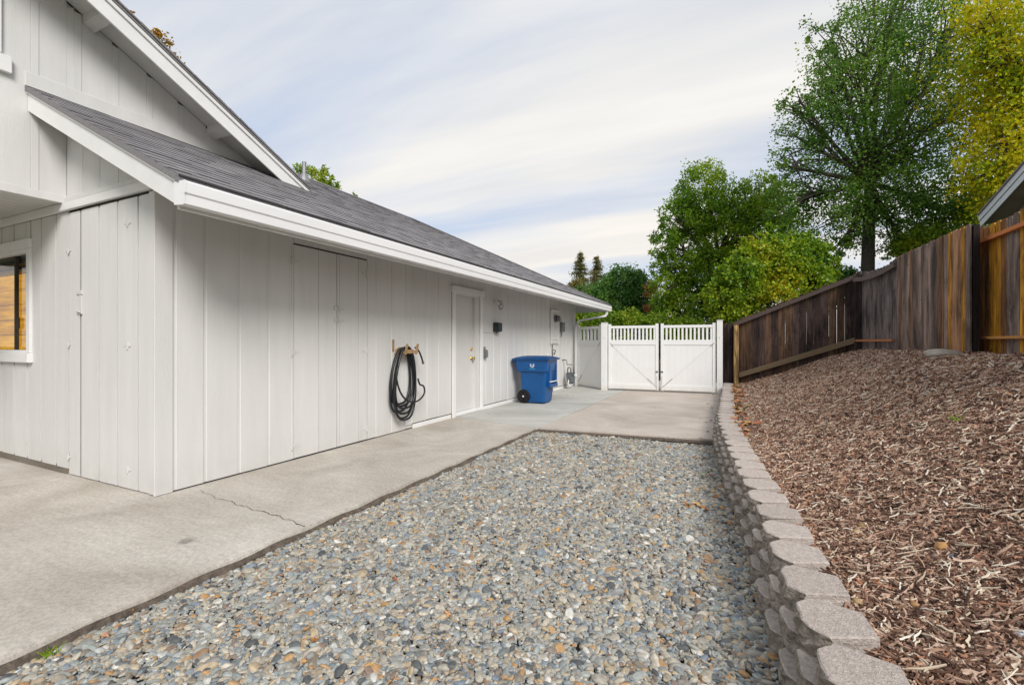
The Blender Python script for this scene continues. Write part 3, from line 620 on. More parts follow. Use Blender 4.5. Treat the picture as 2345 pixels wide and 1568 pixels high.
# upper storey
UX = -5.82
def uz(y): return 3.48 + .5*(4.457 - y)          # gable roof top line
uw = MB().prism([(UX-.015, -5.5, 2.645), (UX-.015, 2.19, 2.645), (UX-.015, 4.7, 3.0), (UX-.015, 4.6, uz(4.6)-.055), (UX-.015, -.5, uz(-.5)-.055), (UX-.015, -5.5, uz(-.5)-.055-2.5)], (-6, 0, 0)).build('upper_wall', M['siding'], house)
ub = [(-5.5, -2), (-2, -1), (-1, 0.6), (.6, 1.30), (1.30, 1.955), (1.955, 2.50), (2.50, 3.08), (3.08, 3.69), (3.69, 4.35)]
from_px = [(73, 86), (173, 184), (259, 270), (338, 347), (409, 418), (473, 481)]
ys = []
for a, b in from_px:
    x, y, v = ray((a+b)/2, 300); ys.append(UX/x*y)
print('battens', ys)
ybat = [y for y in ys] 
edges = [-5.5, -4.3, -3.1, -1.9, -.7, .5, 1.3] + [y for y in ybat[1:]] + [4.6]
allb = sorted(set([ -4.3, -3.1, -1.9, -.7, .5] + ybat))
eds = [-5.5] + allb + [4.62]
for a, b in zip(eds, eds[1:]):
    zb = 2.68 if b < 2.3 else 3.60
    if a < 2.18 <= b:
        p = MB().prism([(UX-.014, a+.03, 2.68), (UX-.014, 2.178, 2.68), (UX-.014, 2.178, uz(2.178)-.052), (UX-.014, a+.03, uz(a+.03)-.052)], (.014, 0, 0)).build('board', M['siding'], uw)
        p = MB().prism([(UX-.014, 2.179, 3.6), (UX-.014, b-.03, 3.6), (UX-.014, b-.03, uz(b-.03)-.052), (UX-.014, 2.179, uz(2.179)-.12)], (.014, 0, 0)).build('board', M['siding'], uw)
        continue
    if a < -.5: top = lambda y: uz(-.5)-.052-.5*abs(y+.5)
    else: top = lambda y: uz(y)-.052
    MB().prism([(UX-.014, a+.03, zb), (UX-.014, b-.03, zb), (UX-.014, b-.03, max(top(b-.03), zb+.02)), (UX-.014, a+.03, top(a+.03))], (.014, 0, 0)).build('board', M['siding'], uw)
for y in allb:
    zb = 2.68 if y < 2.3 else 3.60
    if y < -.5: continue
    MB().box(UX-.015, UX+.004, y-.028, y+.028, zb, max(uz(y)-.07, zb+.05)).build('batten', M['siding'], uw, bev=.002)
box('skirt_board', M['siding'], house, UX-.02, UX+.006, -5.5, 2.18, 2.608, 2.682, bev=.002)
box('flashing_board', M['siding'], house, UX-.01, UX+.010, 1.885, 4.32, 3.595, 3.74, bev=.003)
# upper window
uwin = thing('window', '', ''); del uwin['label']; del uwin['category']; uwin.parent = house
def onx(px, py, X):
    x, y, v = ray(px, py); t = X/x; return (y*t, CH+v*t)
y1, z1 = onx(23, 172, UX)
box('window_trim', M['trim'], uwin, UX, UX+.03, y1-.19, y1-.06, z1+.16, z1+1.6, bev=.003)
box('sill', M['trim'], uwin, UX, UX+.045, y1-1.6, y1, z1, z1+.145, bev=.003)
box('window_trim', M['trim'], uwin, UX, UX+.03, y1-1.6, y1-.06, z1+1.6, z1+1.72, bev=.003)
box('window_recess', M['dark'], uwin, UX, UX+.006, y1-1.6, y1-.19, z1+.145, z1+1.6)
box('pane', M['glass'], uwin, UX+.010, UX+.014, y1-1.6, y1-.19, z1+.145, z1+1.6)
# soffit under the cantilever
sf = box('soffit', M['dark'], house, -10, UX-.02, -5.5, 2.145, 2.622, 2.64)
x = UX-.03
while x > -9.8:
    box('soffit_board', M['soffit'], sf, x-.128, x-.004, -5.5, 2.144, 2.612, 2.6215); x -= .132
# gable roof of the upper storey
GX = -5.385
gr = MB()
for s, (ya, yb) in ((1, (-.5, 4.70)), (-1, (-.5, -5.9))):
    za, zb_ = uz(-.5)+.035, uz(-.5)+.035-.5*abs(yb+.5)
    gr.prism([(GX+.03, ya, za), (GX+.03, yb, zb_), (GX+.03, yb, zb_-.03), (GX+.03, ya, za-.03)], (-6.5, 0, 0))
upr = gr.build('upper_roof', M['shingle_far'], house)
# ragged shingle edges along the rake
y = -.5; k = 0
while y < 4.62:
    z = uz(y)+.036
    b = MB().prism([(GX+.045+random.uniform(0, .01), y, z+.012), (GX+.045, y+.14, z-.07+.012), (GX+.045, y+.14, z-.07-.004), (GX+.045, y, z-.008)], (-.35, 0, 0))
    b.build('shingle', M['shingle'], upr); y += .128; k += 1
def rakeboard(x0, x1, dz0, dz1, ya, yb, m=M['trim'], name='rake_board'):
    P = [(x0, ya, uz(ya)+dz0), (x0, yb, uz(yb)+dz0), (x0, yb, uz(yb)+dz1), (x0, ya, uz(ya)+dz1)]
    return MB().prism(P, (x1-x0, 0, 0)).build(name, m, house, bev=.003)
rakeboard(GX-.02, GX, -.20, -.042, -.5, 4.70)
rakeboard(GX-.02, GX+.02, -.041, .004, -.5, 4.66)
P = [(UX+.005, -.5, uz(-.5)-.035), (UX+.005, 4.70, uz(4.70)-.035), (UX+.005, 4.70, uz(4.70)-.05), (UX+.005, -.5, uz(-.5)-.05)]
MB().prism(P, (GX-.021-UX, 0, 0)).build('rake_soffit', M['soffit'], house)
for yc in (2.30, 3.50):
    z = uz(yc)-.05; MB().prism([(UX+.006, yc, z), (UX+.006, yc+.09, z-.045), (UX+.006, yc+.09, z-.125), (UX+.006, yc, z-.08)], (GX-.022-UX, 0, 0)).build('outlooker', M['soffit'], house)
rakeL = MB().prism([(GX-.02, -.5, uz(-.5)-.20), (GX-.02, -5.9, uz(-.5)-2.9), (GX-.02, -5.9, uz(-.5)-2.7), (GX-.02, -.5, uz(-.5))], (.02, 0, 0)).build('rake_board', M['trim'], house)

# main roof
EX, RY0, RY1, RX = 3.46, 1.885, 14.17, 7.75
HYP = RY1 - (RX - EX)
rb = MB()
rb.add([(-EX, RY0, rz(EX)), (-EX, RY1, rz(EX)), (-RX, HYP, rz(RX)), (-RX, RY0, rz(RX)),
        (-EX, RY0, rz(EX)-.05), (-EX, RY1, rz(EX)-.05), (-RX, HYP, rz(RX)-.05), (-RX, RY0, rz(RX)-.05)],
       [(0, 1, 2, 3), (7, 6, 5, 4), (0, 4, 5, 1), (3, 7, 4, 0)])
rb.add([(-EX, RY1, rz(EX)), (-12.04, RY1, rz(EX)), (-RX, HYP, rz(RX))], [(0, 1, 2)])
rb.add([(-12.04, RY0, rz(EX)), (-12.04, RY1, rz(EX)), (-RX, HYP, rz(RX)), (-RX, RY0, rz(RX))], [(0, 1, 2, 3)])
roof = rb.build('roof', M['shingle_far'], house)
tabs = []
cw = .128; k = 0; X = EX
while X < RX:
    yend = RY1 - (X-EX) ; y = RY0 - random.uniform(0, .2)
    while y < yend:
        wd = random.choice((.17, .2, .25, .3, .14, .33)); ya, yb = max(y, RY0), min(y+wd, yend+.02); y += wd
        if yb-ya < .03: continue
        if X > 5.9 and yb < 1.9: continue
        tabs.append((X, ya, yb, random.choice((.009, .010, .011, .014))))
    X += cw; k += 1
def tabgeo(b, t):
    X, ya, yb, th = t; xo = X-.012; xi = min(X+cw+.03, RX)
    b.add([(-xo, ya+.001, rz(xo)+th), (-xo, yb-.001, rz(xo)+th), (-xi, yb-.001, rz(xi)+.0025), (-xi, ya+.001, rz(xi)+.0025),
           (-xo, ya+.001, rz(xo)-.002), (-xo, yb-.001, rz(xo)-.002), (-xi, yb-.001, rz(xi)-.004), (-xi, ya+.001, rz(xi)-.004)],
          [(0, 1, 2, 3), (7, 6, 5, 4), (0, 4, 5, 1), (1, 5, 6, 2), (3, 7, 4, 0), (2, 6, 7, 3)])
vis = [t for t in tabs if not (t[0] > 5.8 and t[2] < 4.4)]
vis.sort(key=lambda t: t[0]**2*.8 + t[1]**2)
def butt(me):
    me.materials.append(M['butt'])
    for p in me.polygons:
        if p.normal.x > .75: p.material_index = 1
M['butt'] = mat('shingle cut edge with course shadow', (.075, .07, .075), .95, .2, 60)  # dark asphalt cut edge, its colour also carrying each course's shadow band
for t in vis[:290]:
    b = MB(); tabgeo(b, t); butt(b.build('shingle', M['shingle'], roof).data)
b = MB()
for t in vis[290:]: tabgeo(b, t)
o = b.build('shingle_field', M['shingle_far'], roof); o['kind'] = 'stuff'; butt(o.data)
# ridge and hip caps
y = 2.4
while y < HYP:
    MB().prism([(-RX+.12, y, rz(RX)-.045), (-RX, y, rz(RX)+.022), (-RX-.12, y, rz(RX)-.045)], (0, .14, 0)).build('ridge_cap', M['shingle'], house); y += .143
nh = 34
for i in range(nh):
    a = Vector((-RX, HYP, rz(RX)+.012)).lerp(Vector((-EX, RY1, rz(EX)+.012)), i/nh); c = Vector((-RX, HYP, rz(RX)+.012)).lerp(Vector((-EX, RY1, rz(EX)+.012)), (i+1.1)/nh)
    s_ = Vector((.085, -.085, -.035)); s2 = Vector((-.085, .085, -.035))
    b = MB(); b.add([a+s_, a+Vector((0, 0, .012)), a+s2, c+s_, c+Vector((0, 0, .018)), c+s2], [(0, 1, 4, 3), (1, 2, 5, 4), (3, 4, 5), (0, 2, 1)]); b.build('ridge_cap', M['shingle'], house)
# near rake of the main roof
def rk(y0, y1, d0, d1, name='rake_board', m=M['trim'], xa=3.50, xb=5.815):
    return MB().prism([(-xa, y0, rz(xa)+d0), (-xb, y0, rz(xb)+d0), (-xb, y0, rz(xb)+d1), (-xa, y0, rz(xa)+d1)], (0, y1-y0, 0)).build(name, m, house, bev=.003)
rk(1.905, 1.93, -.225, -.066)
rk(1.890, 1.93, -.065, -.012)
rk(1.931, 2.18, -.085, -.070, 'rake_soffit', M['soffit'], 3.52)
# eave: fascia, sloping soffit, rafter tails, gutter
box('fascia', M['trim'], house, -3.545, -3.52, 1.93, 14.13, 2.21, 2.395)
box('fascia', M['trim'], house, -12, -3.52, 14.13, 14.155, 2.21, 2.395)
MB().prism([(-3.546, 1.93, rz(3.546)-.07), (-4.29, 1.93, rz(4.29)-.07), (-4.29, 1.93, rz(4.29)-.055), (-3.546, 1.93, rz(3.546)-.055)], (0, 12.2, 0)).build('eave_soffit', M['soffit'], house)
MB().prism([(-4.3, 13.3, 2.71), (-4.3, 14.13, 2.36), (-4.3, 14.13, 2.345), (-4.3, 13.3, 2.695)], (-7, 0, 0)).build('eave_soffit', M['soffit'], house)
y = 2.5
while y < 13.3:
    MB().prism([(-3.547, y, rz(3.547)-.071), (-4.30, y, rz(4.30)-.071), (-4.30, y, rz(4.30)-.20), (-3.547, y, rz(3.547)-.215)], (0, .04, 0)).build('rafter_tail', M['soffit'], house); y += .61
gp = [(-3.519, 2.385), (-3.519, 2.232), (-3.412, 2.222), (-3.406, 2.226), (-3.4045, 2.290), (-3.402, 2.294), (-3.396, 2.302), (-3.395, 2.374), (-3.400, 2.384), (-3.412, 2.380), (-3.409, 2.312), (-3.424, 2.294), (-3.432, 2.232), (-3.512, 2.240), (-3.512, 2.385)]
gut = MB().prism([(x, 1.90, z) for x, z in gp], (0, 12.30, 0)).build('gutter', M['gutter'], house)
for y0, y1 in ((1.893, 1.90), (14.20, 14.207)):
    MB().prism([(x, y0, z) for x, z in [(-3.519, 2.388), (-3.519, 2.228), (-3.412, 2.218), (-3.403, 2.224), (-3.400, 2.288), (-3.391, 2.302), (-3.391, 2.386)]], (0, y1-y0, 0)).build('gutter_end', M['gutter'], gut)
y = 2.65
while y < 14:
    MB().box(-3.515, -3.405, y, y+.02, 2.372, 2.380).build('gutter_hanger', M['gutter'], gut); y += .9
y = 2.55
while y < 13.6:
    MB().lathe([(.0, -.006), (.05, -.004), (.055, .0), (.055, .004)], (-3.487, y, 2.229), 'z', 10).build('gutter_strap', M['soffit'], gut); y += .61
dsp = [(-3.46, 13.86, 2.225), (-3.46, 13.86, 2.13), (-3.50, 13.85, 2.075), (-4.16, 13.45, 1.93), (-4.235, 13.41, 1.86), (-4.235, 13.41, .04), (-4.18, 13.36, .01)]
ds_ = MB(); 
for a, b in zip(dsp, dsp[1:]): ds_.rod(a, b, .058, .058)
for p in dsp[1:-1]: ds_.box(p[0]-.031, p[0]+.031, p[1]-.031, p[1]+.031, p[2]-.031, p[2]+.031)
dso = ds_.build('downspout', M['gutter'], house, bev=.004)
box('strap', M['hardware'], dso, -4.275, -4.20, 13.375, 13.445, 1.18, 1.22)
# plumbing vent
vp = MB().lathe([(.038, 0), (.038, .33), (.030, .33), (.030, .30)], (-7.09, 6.0, 4.24), 'z', 12).build('vent_pipe', M['flash'], house)
MB().lathe([(.12, -.05), (.055, .10), (.042, .12)], (-7.09, 6.0, 4.245), 'z', 12).build('flashing', M['flash'], vp)
# crawl vent cover
vc = box('vent_cover', M['trim'], house, HX, HX+.018, 5.375, 5.525, .07, .25, bev=.004)
for k in range(6): box('louvre', M['trim'], vc, HX+.018, HX+.023, 5.392, 5.508, .09+k*.025, .103+k*.025)

# ---- fixtures on the wall
t = thing('wall_lamp', 'clear glass jelly jar lamp mounted under the eave right of the door', 'wall lamp')
MB().lathe([(.055, 0), (.055, .012), (.03, .02)], (HX, 8.16, 2.06), 'x').build('backplate', M['painted_hw'], t, smooth=False)
MB().tube([(HX+.01, 8.16, 2.08), (HX+.07, 8.16, 2.12), (HX+.11, 8.18, 2.085)], .014, 8).build('arm', M['painted_hw'], t, smooth=True)
MB().lathe([(.05, 0), (.055, -.025), (.062, -.03), (.062, -.04)], (HX+.12, 8.19, 2.09), 'z').build('cap', M['painted_hw'], t, smooth=True)
m, n_, l_, b_ = newmat('clear glass'); b_.inputs['Roughness'].default_value = .05; b_.inputs['Transmission Weight'].default_value = 1; b_.inputs['IOR'].default_value = 1.35; M['clear'] = m
MB().lathe([(.05, 0), (.058, -.03), (.055, -.08), (.035, -.12), (.005, -.13)], (HX+.12, 8.19, 2.05), 'z').build('glass_jar', M['clear'], t, smooth=True)
MB().lathe([(.01, 0), (.028, -.04), (.022, -.07), (.004, -.08)], (HX+.12, 8.19, 2.045), 'z').build('bulb', M['white'], t, smooth=True)
t = thing('timer_box', 'small dark green timer box mounted on the wall below the jar lamp', 'box')
MB().box(HX+.001, HX+.11, 8.09, 8.27, 1.48, 1.665).build('case', M['greenbox'], t, bev=.012, bseg=2)
MB().box(HX+.11, HX+.122, 8.10, 8.26, 1.49, 1.655).build('cover', M['greenbox'], t, bev=.008)
MB().box(HX+.03, HX+.07, 8.271, 8.285, 1.53, 1.56).box(HX+.03, HX+.07, 8.271, 8.283, 1.595, 1.615).build('latch', M['hardware'], t)
MB().lathe([(.02, 0), (.02, -.02), (.012, -.035)], (HX+.05, 8.15, 1.48), 'z', 10).build('nipple', M['hardware'], t)
MB().tube([(HX+.008, 8.12, 1.46), (HX+.008, 7.66, 1.462)], .006, 6).build('cable', M['painted_hw'], t)
t = thing('outlet_box', 'grey weatherproof outlet box beside the door trim', 'outlet box')
MB().box(HX+.001, HX+.05, 7.665, 7.765, .98, 1.14).build('case', M['greybox'], t, bev=.008, bseg=2)
MB().box(HX+.05, HX+.075, 7.67, 7.712, .985, 1.125).build('flip_cover', M['greybox'], t, bev=.01, bseg=2)
MB().box(HX+.05, HX+.075, 7.72, 7.762, .985, 1.125).build('flip_cover', M['greybox'], t, bev=.01, bseg=2)
MB().lathe([(.016, 0), (.016, .05)], (HX+.03, 7.70, 1.14), 'z', 8).build('conduit_stub', M['greybox'], t)
t = thing('electric_meter', 'round glass electric meter on a painted panel near the far corner', 'electric meter')
MB().box(HX+.001, HX+.035, 11.23, 11.82, 1.235, 2.115).build('panel', M['siding'], t, bev=.003)
MB().box(HX+.035, HX+.05, 11.22, 11.26, 1.225, 2.125).box(HX+.035, HX+.05, 11.79, 11.83, 1.225, 2.125).box(HX+.035, HX+.05, 11.261, 11.789, 2.085, 2.125).box(HX+.035, HX+.055, 11.261, 11.789, 1.36, 1.40).build('panel_trim', M['trim'], t)
MB().lathe([(.10, 0), (.10, .04), (.088, .045)], (HX+.035, 11.52, 1.90), 'x', 18).build('ring', M['hardware'], t, smooth=False)
MB().lathe([(.085, .045), (.085, .11), (.07, .13), (.0, .135)], (HX+.035, 11.52, 1.90), 'x', 18).build('glass_dome', M['clear'], t, smooth=True)
MB().lathe([(.06, .045), (.06, .09), (.0, .09)], (HX+.035, 11.52, 1.90), 'x', 14).build('dial', M['greybox'], t)
MB().tube([(HX+.045, 11.52, 1.80), (HX+.045, 11.52, 1.40)], .012, 8).build('conduit', M['siding'], t)
t = thing('disconnect_box', 'grey electrical disconnect box on the wall right of the electric meter', 'box')
MB().box(HX+.001, HX+.10, 11.94, 12.14, 1.56, 1.82).build('case', M['greybox'], t, bev=.006)
MB().box(HX+.05, HX+.16, 12.14, 12.16, 1.79, 1.80).build('lever', M['white'], t)
MB().tube([(HX+.04, 12.03, 1.56), (HX+.04, 12.03, 1.42)], .014, 8).build('conduit', M['greybox'], t)
t = thing('utility_pipe', 'pair of white pipes rising by the wall behind the blue bin', 'pipe')
MB().tube([(HX+.06, 11.0, .0), (HX+.06, 11.0, .35), (HX+.02, 11.05, .62), (HX+.01, 11.06, 1.0)], .018, 8).build('pipe', M['painted_hw'], t, smooth=True)
MB().tube([(HX+.10, 11.2, .0), (HX+.10, 11.2, .5), (HX+.03, 11.3, .66)], .015, 8).build('pipe', M['trim'], t, smooth=True)
MB().tube([(HX+.03, 11.35, 1.22), (HX+.03, 11.35, .85)], .011, 6).build('conduit', M['hardware'], t, smooth=True)
MB().tube([(HX+.05, 11.42, .95), (HX+.08, 11.44, 1.06), (HX+.05, 11.36, 1.08)], .014, 6).build('hook', M['hardware'], t, smooth=True)
# gas meter
gx, gy_ = -4.06, 12.25
t = thing('gas_meter', 'grey gas meter with its pipes at the foot of the wall beside the white gate', 'gas meter')
b = MB(); b.lathe([(.06, 0), (.10, .03), (.115, .10), (.115, .18), (.09, .22)], (gx, gy_, .13), 'z', 14); b.build('meter_body', M['gasgrey'], t, smooth=False)
MB().box(gx-.12, gx+.12, gy_-.08, gy_+.08, .34, .44).build('meter_head', M['gasgrey'], t, bev=.02, bseg=2)
MB().lathe([(.07, 0), (.075, .03), (.05, .05)], (gx-.02, gy_-.15, .33), 'y', 14).build('regulator', M['gasgrey'], t, smooth=False)
MB().lathe([(.055, 0), (.055, .04), (.03, .06)], (gx+.12, gy_, .36), 'x', 12).build('index_cover', M['painted_hw'], t)
MB().tube([(gx-.09, gy_, .42), (gx-.09, gy_, .56), (gx-.05, gy_, .58), (gx-.0, gy_, .56), (gx, gy_, .44)], .017, 8).build('pipe', M['hardware'], t, smooth=True)
MB().tube([(gx+.08, gy_, .42), (gx+.08, gy_, .66), (gx-.10, gy_-.02, .66), (gx-.12, gy_-.02, .78), (gx-.26, gy_-.05, .79)], .018, 8).build('pipe', M['hardware'], t, smooth=True)
MB().tube([(gx-.03, gy_-.12, .28), (gx-.03, gy_-.12, .0)], .02, 8).build('riser', M['painted_hw'], t, smooth=True)

# hose on its cedar bracket
t = thing('hose_bracket', 'bare cedar hose bracket with upright pegs screwed to the side wall', 'hose bracket')
MB().prism([(HX+.001, 5.13, 1.10), (HX+.001, 5.16, 1.175), (HX+.001, 5.24, 1.205), (HX+.001, 5.36, 1.205), (HX+.001, 5.42, 1.175), (HX+.001, 5.45, 1.10)], (.03, 0, 0)).build('back_plate', M['cedar'], t)
MB().prism([(HX+.031, 5.16, 1.115), (HX+.031, 5.17, 1.150), (HX+.031, 5.24, 1.17), (HX+.031, 5.36, 1.17), (HX+.031, 5.43, 1.150), (HX+.031, 5.44, 1.115)], (.12, 0, 0)).build('saddle', M['cedar'], t)
for y, z in ((5.16, 1.12), (5.40, 1.12)):
    MB().prism([(HX+.152, y, z-.02), (HX+.152, y+.045, z-.02), (HX+.185, y+.045, z+.13), (HX+.185, y, z+.13)], (.016, 0, 0)).build('peg', M['cedar'], t, bev=.003)
MB().box(HX+.001, HX+.016, 5.09, 5.125, 1.15, 1.31).build('peg', M['cedar'], t, bev=.003)
pts = []
NL = 7
for k in range(NL):
    wdt = .215 + .014*random.random() + .006*(k % 3); hh = (.39, .445, .41, .495, .465, .51, .43)[k]; zt = 1.185+.004*k; xo = HX+.035+.016*k
    yc = 5.255 + random.uniform(-.012, .012); sk = -.06*random.random()-.01
    for j in range(28):
        a = 2*math.pi*j/28; c, s = math.cos(a), math.sin(a)
        z = zt - hh + hh*(abs(c)**.85)*(1 if c > 0 else -1)
        tt = (zt - z)/(2*hh)
        wloc = wdt*(.62 + .42*math.sin(min(1, tt*1.3)*math.pi/2))*(abs(s)**.72)*(1 if s > 0 else -1)
        pts.append((xo+.006*math.sin(a*3+k)+.012*(j/28), yc + wloc + sk*tt*1.4, z))
def spline(P, sub=3):
    P = [Vector(p) for p in P]; o = []
    for i in range(len(P)-1):
        p0, p1, p2, p3 = P[max(i-1, 0)], P[i], P[i+1], P[min(i+2, len(P)-1)]
        for k in range(sub):
            t = k/sub; o.append(.5*((2*p1)+(-p0+p2)*t+(2*p0-5*p1+4*p2-p3)*t*t+(-p0+3*p1-3*p2+p3)*t**3))
    o.append(P[-1]); return o
h = MB().tube(spline(pts, 2), .0145, 8).build('hose', M['rubber'], None, smooth=True)
ht = thing('garden_hose', 'coiled black garden hose hanging in long loops from the cedar bracket', 'garden hose'); h.parent = ht; h.name = 'coil'
lp = [(HX+.17, 5.02, .95), (HX+.17, 4.98, .8), (HX+.175, 5.05, .6), (HX+.18, 5.18, .47), (HX+.18, 5.36, .42), (HX+.18, 5.52, .46), (HX+.18, 5.60, .54), (HX+.175, 5.58, .63), (HX+.17, 5.50, .66), (HX+.165, 5.46, .75)]
MB().tube(spline(lp, 4), .0125, 8).build('loop', M['rubber'], ht, smooth=True)
MB().tube(spline([(HX+.16, 5.40, 1.20), (HX+.17, 5.46, 1.16), (HX+.175, 5.51, 1.09), (HX+.18, 5.55, 1.0)], 4), .0125, 8).build('loop', M['rubber'], ht, smooth=True)
MB().tube([(HX+.18, 5.55, 1.0), (HX+.182, 5.56, .97), (HX+.183, 5.565, .955)], [.015, .019, .013], 8).build('coupling', M['hardware'], ht)

# ================================================================== BLUE BIN
bn = thing('recycling_bin', 'blue wheeled recycling bin standing against the grey wall', 'wheeled bin', loc=(-3.8, 9.15, 0))
def ring_loft(b, rings):
    base = len(b.v); n = len(rings[0])
    for r_ in rings: b.v += [tuple(p) for p in r_]
    for i in range(len(rings)-1):
        for k in range(n): b.f.append((base+i*n+k, base+i*n+(k+1) % n, base+(i+1)*n+(k+1) % n, base+(i+1)*n+k))
    b.f.append(tuple(base+k for k in range(n))[::-1]); b.f.append(tuple(base+(len(rings)-1)*n+k for k in range(n)))
def rrect(x0, x1, y0, y1, z, r=.05, seg=3):
    o = []
    for cx, cy, a0 in ((x1-r, y1-r, 0), (x0+r, y1-r, 90), (x0+r, y0+r, 180), (x1-r, y0+r, 270)):
        for k in range(seg+1):
            a = R(a0+90*k/seg); o.append((cx+r*math.cos(a), cy+r*math.sin(a), z))
    return o
b = MB(); ring_loft(b, [rrect(-4.03, -3.53, 8.90, 9.36, .02), rrect(-4.03, -3.52, 8.89, 9.37, .05), rrect(-4.06, -3.475, 8.855, 9.43, .655)])
b.build('body', M['bin'], bn, smooth=False)
b = MB(); ring_loft(b, [rrect(-4.13, -3.465, 8.835, 9.45, .66), rrect(-4.135, -3.455, 8.83, 9.46, .67), rrect(-4.15, -3.435, 8.815, 9.475, .88), rrect(-4.15, -3.425, 8.81, 9.48, .905)]); b.build('collar', M['bin'], bn)
# handle grip block above the wheels and front recess with its bar
b = MB(); ring_loft(b, [rrect(-4.245, -4.14, 8.86, 9.43, .85, .02), rrect(-4.25, -4.14, 8.85, 9.44, .93, .02)]); b.build('handle', M['binlid'], bn)
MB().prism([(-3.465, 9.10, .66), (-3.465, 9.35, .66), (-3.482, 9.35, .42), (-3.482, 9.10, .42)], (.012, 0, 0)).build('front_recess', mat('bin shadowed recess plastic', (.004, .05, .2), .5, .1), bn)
MB().box(-3.50, -3.430, 8.99, 9.09, .40, .85).build('front_rib', M['bin'], bn, bev=.012)
MB().box(-3.50, -3.430, 9.36, 9.43, .40, .85).build('front_rib', M['bin'], bn, bev=.012)
MB().box(-3.50, -3.415, 8.99, 9.43, .33, .41).build('front_rib', M['bin'], bn, bev=.012)
MB().tube([(-3.44, 8.99, .455), (-3.40, 9.02, .458), (-3.40, 9.36, .458), (-3.44, 9.40, .455)], .011, 8).build('bar', M['trim'], bn, smooth=True)
MB().prism([(-3.72, 8.873, .64), (-3.52, 8.868, .655), (-3.50, 8.866, .62), (-3.58, 8.866, .605)], (0, -.02, 0)).build('side_pocket', M['binlid'], bn)
b = MB(); ring_loft(b, [rrect(-4.20, -3.385, 8.79, 9.50, .906, .05), rrect(-4.21, -3.375, 8.785, 9.505, .93, .05), rrect(-4.17, -3.42, 8.83, 9.46, .955, .06), rrect(-4.05, -3.56, 8.95, 9.34, .985, .08)]); b.build('lid', M['binlid'], bn)
for y in (8.865, 9.37):
    w_ = MB().lathe([(.135, -.02), (.142, -.01), (.142, .03), (.135, .04)], (-3.975, y, .143), 'y', 24).build('wheel', M['tyre'], bn)
    hb = MB()
    for k in range(8):
        a = math.pi*2*k/8; hb.rod((-3.975+.03*math.cos(a), y-.024, .143+.03*math.sin(a)), (-3.975+.115*math.cos(a), y-.024, .143+.115*math.sin(a)), .008, .018)
    hb.build('spokes', M['greybox'] if False else M['rubber'], w_)
    MB().lathe([(.016, -.034), (.022, -.022)], (-3.975, y, .143), 'y', 10).build('hub_cap', M['painted_hw'], w_)
MB().tube([(-3.975, 8.87, .143), (-3.975, 9.40, .143)], .012, 8).build('axle', M['hardware'], bn)
# emblem: ring of three chasing arrows round a small swirl, and a line of tiny cyan print
em = MB(); cx_, cz_ = -3.76, .80; yf = 8.8185
for k in range(3):
    a0 = R(120*k+15)
    for j in range(8):
        a, c = a0+R(12*j), a0+R(12*(j+1)); ri, ro = .036, .048
        em.add([(cx_+ri*math.cos(a), yf, cz_+ri*math.sin(a)), (cx_+ro*math.cos(a), yf, cz_+ro*math.sin(a)), (cx_+ro*math.cos(c), yf, cz_+ro*math.sin(c)), (cx_+ri*math.cos(c), yf, cz_+ri*math.sin(c))], [(0, 1, 2, 3)])
    a = a0+R(96); c = a+R(16)
    em.add([(cx_+.030*math.cos(a), yf, cz_+.030*math.sin(a)), (cx_+.054*math.cos(a), yf, cz_+.054*math.sin(a)), (cx_+.042*math.cos(c), yf, cz_+.042*math.sin(c))], [(0, 1, 2)])
for j in range(14):
    a, c = R(28*j), R(28*(j+1)); r1, r2 = .006+.0013*j, .006+.0013*(j+1)
    em.add([(cx_+r1*math.cos(a), yf, cz_+r1*math.sin(a)), (cx_+(r1+.005)*math.cos(a), yf, cz_+(r1+.005)*math.sin(a)), (cx_+(r2+.005)*math.cos(c), yf, cz_+(r2+.005)*math.sin(c)), (cx_+r2*math.cos(c), yf, cz_+r2*math.sin(c))], [(0, 1, 2, 3)])
em.build('emblem', M['white'], bn)
em = MB(); x = cx_-.065
for k in range(12):
    wd = random.choice((.006, .008, .009)); h_ = random.choice((.012, .014, .010)); em.add([(x, yf+.004, cz_-.082), (x+wd, yf+.004, cz_-.082), (x+wd, yf+.003, cz_-.082+h_), (x, yf+.003, cz_-.082+h_)], [(0, 1, 2, 3)]); x += wd+.003
em.build('print_line', M['cyan'], bn)

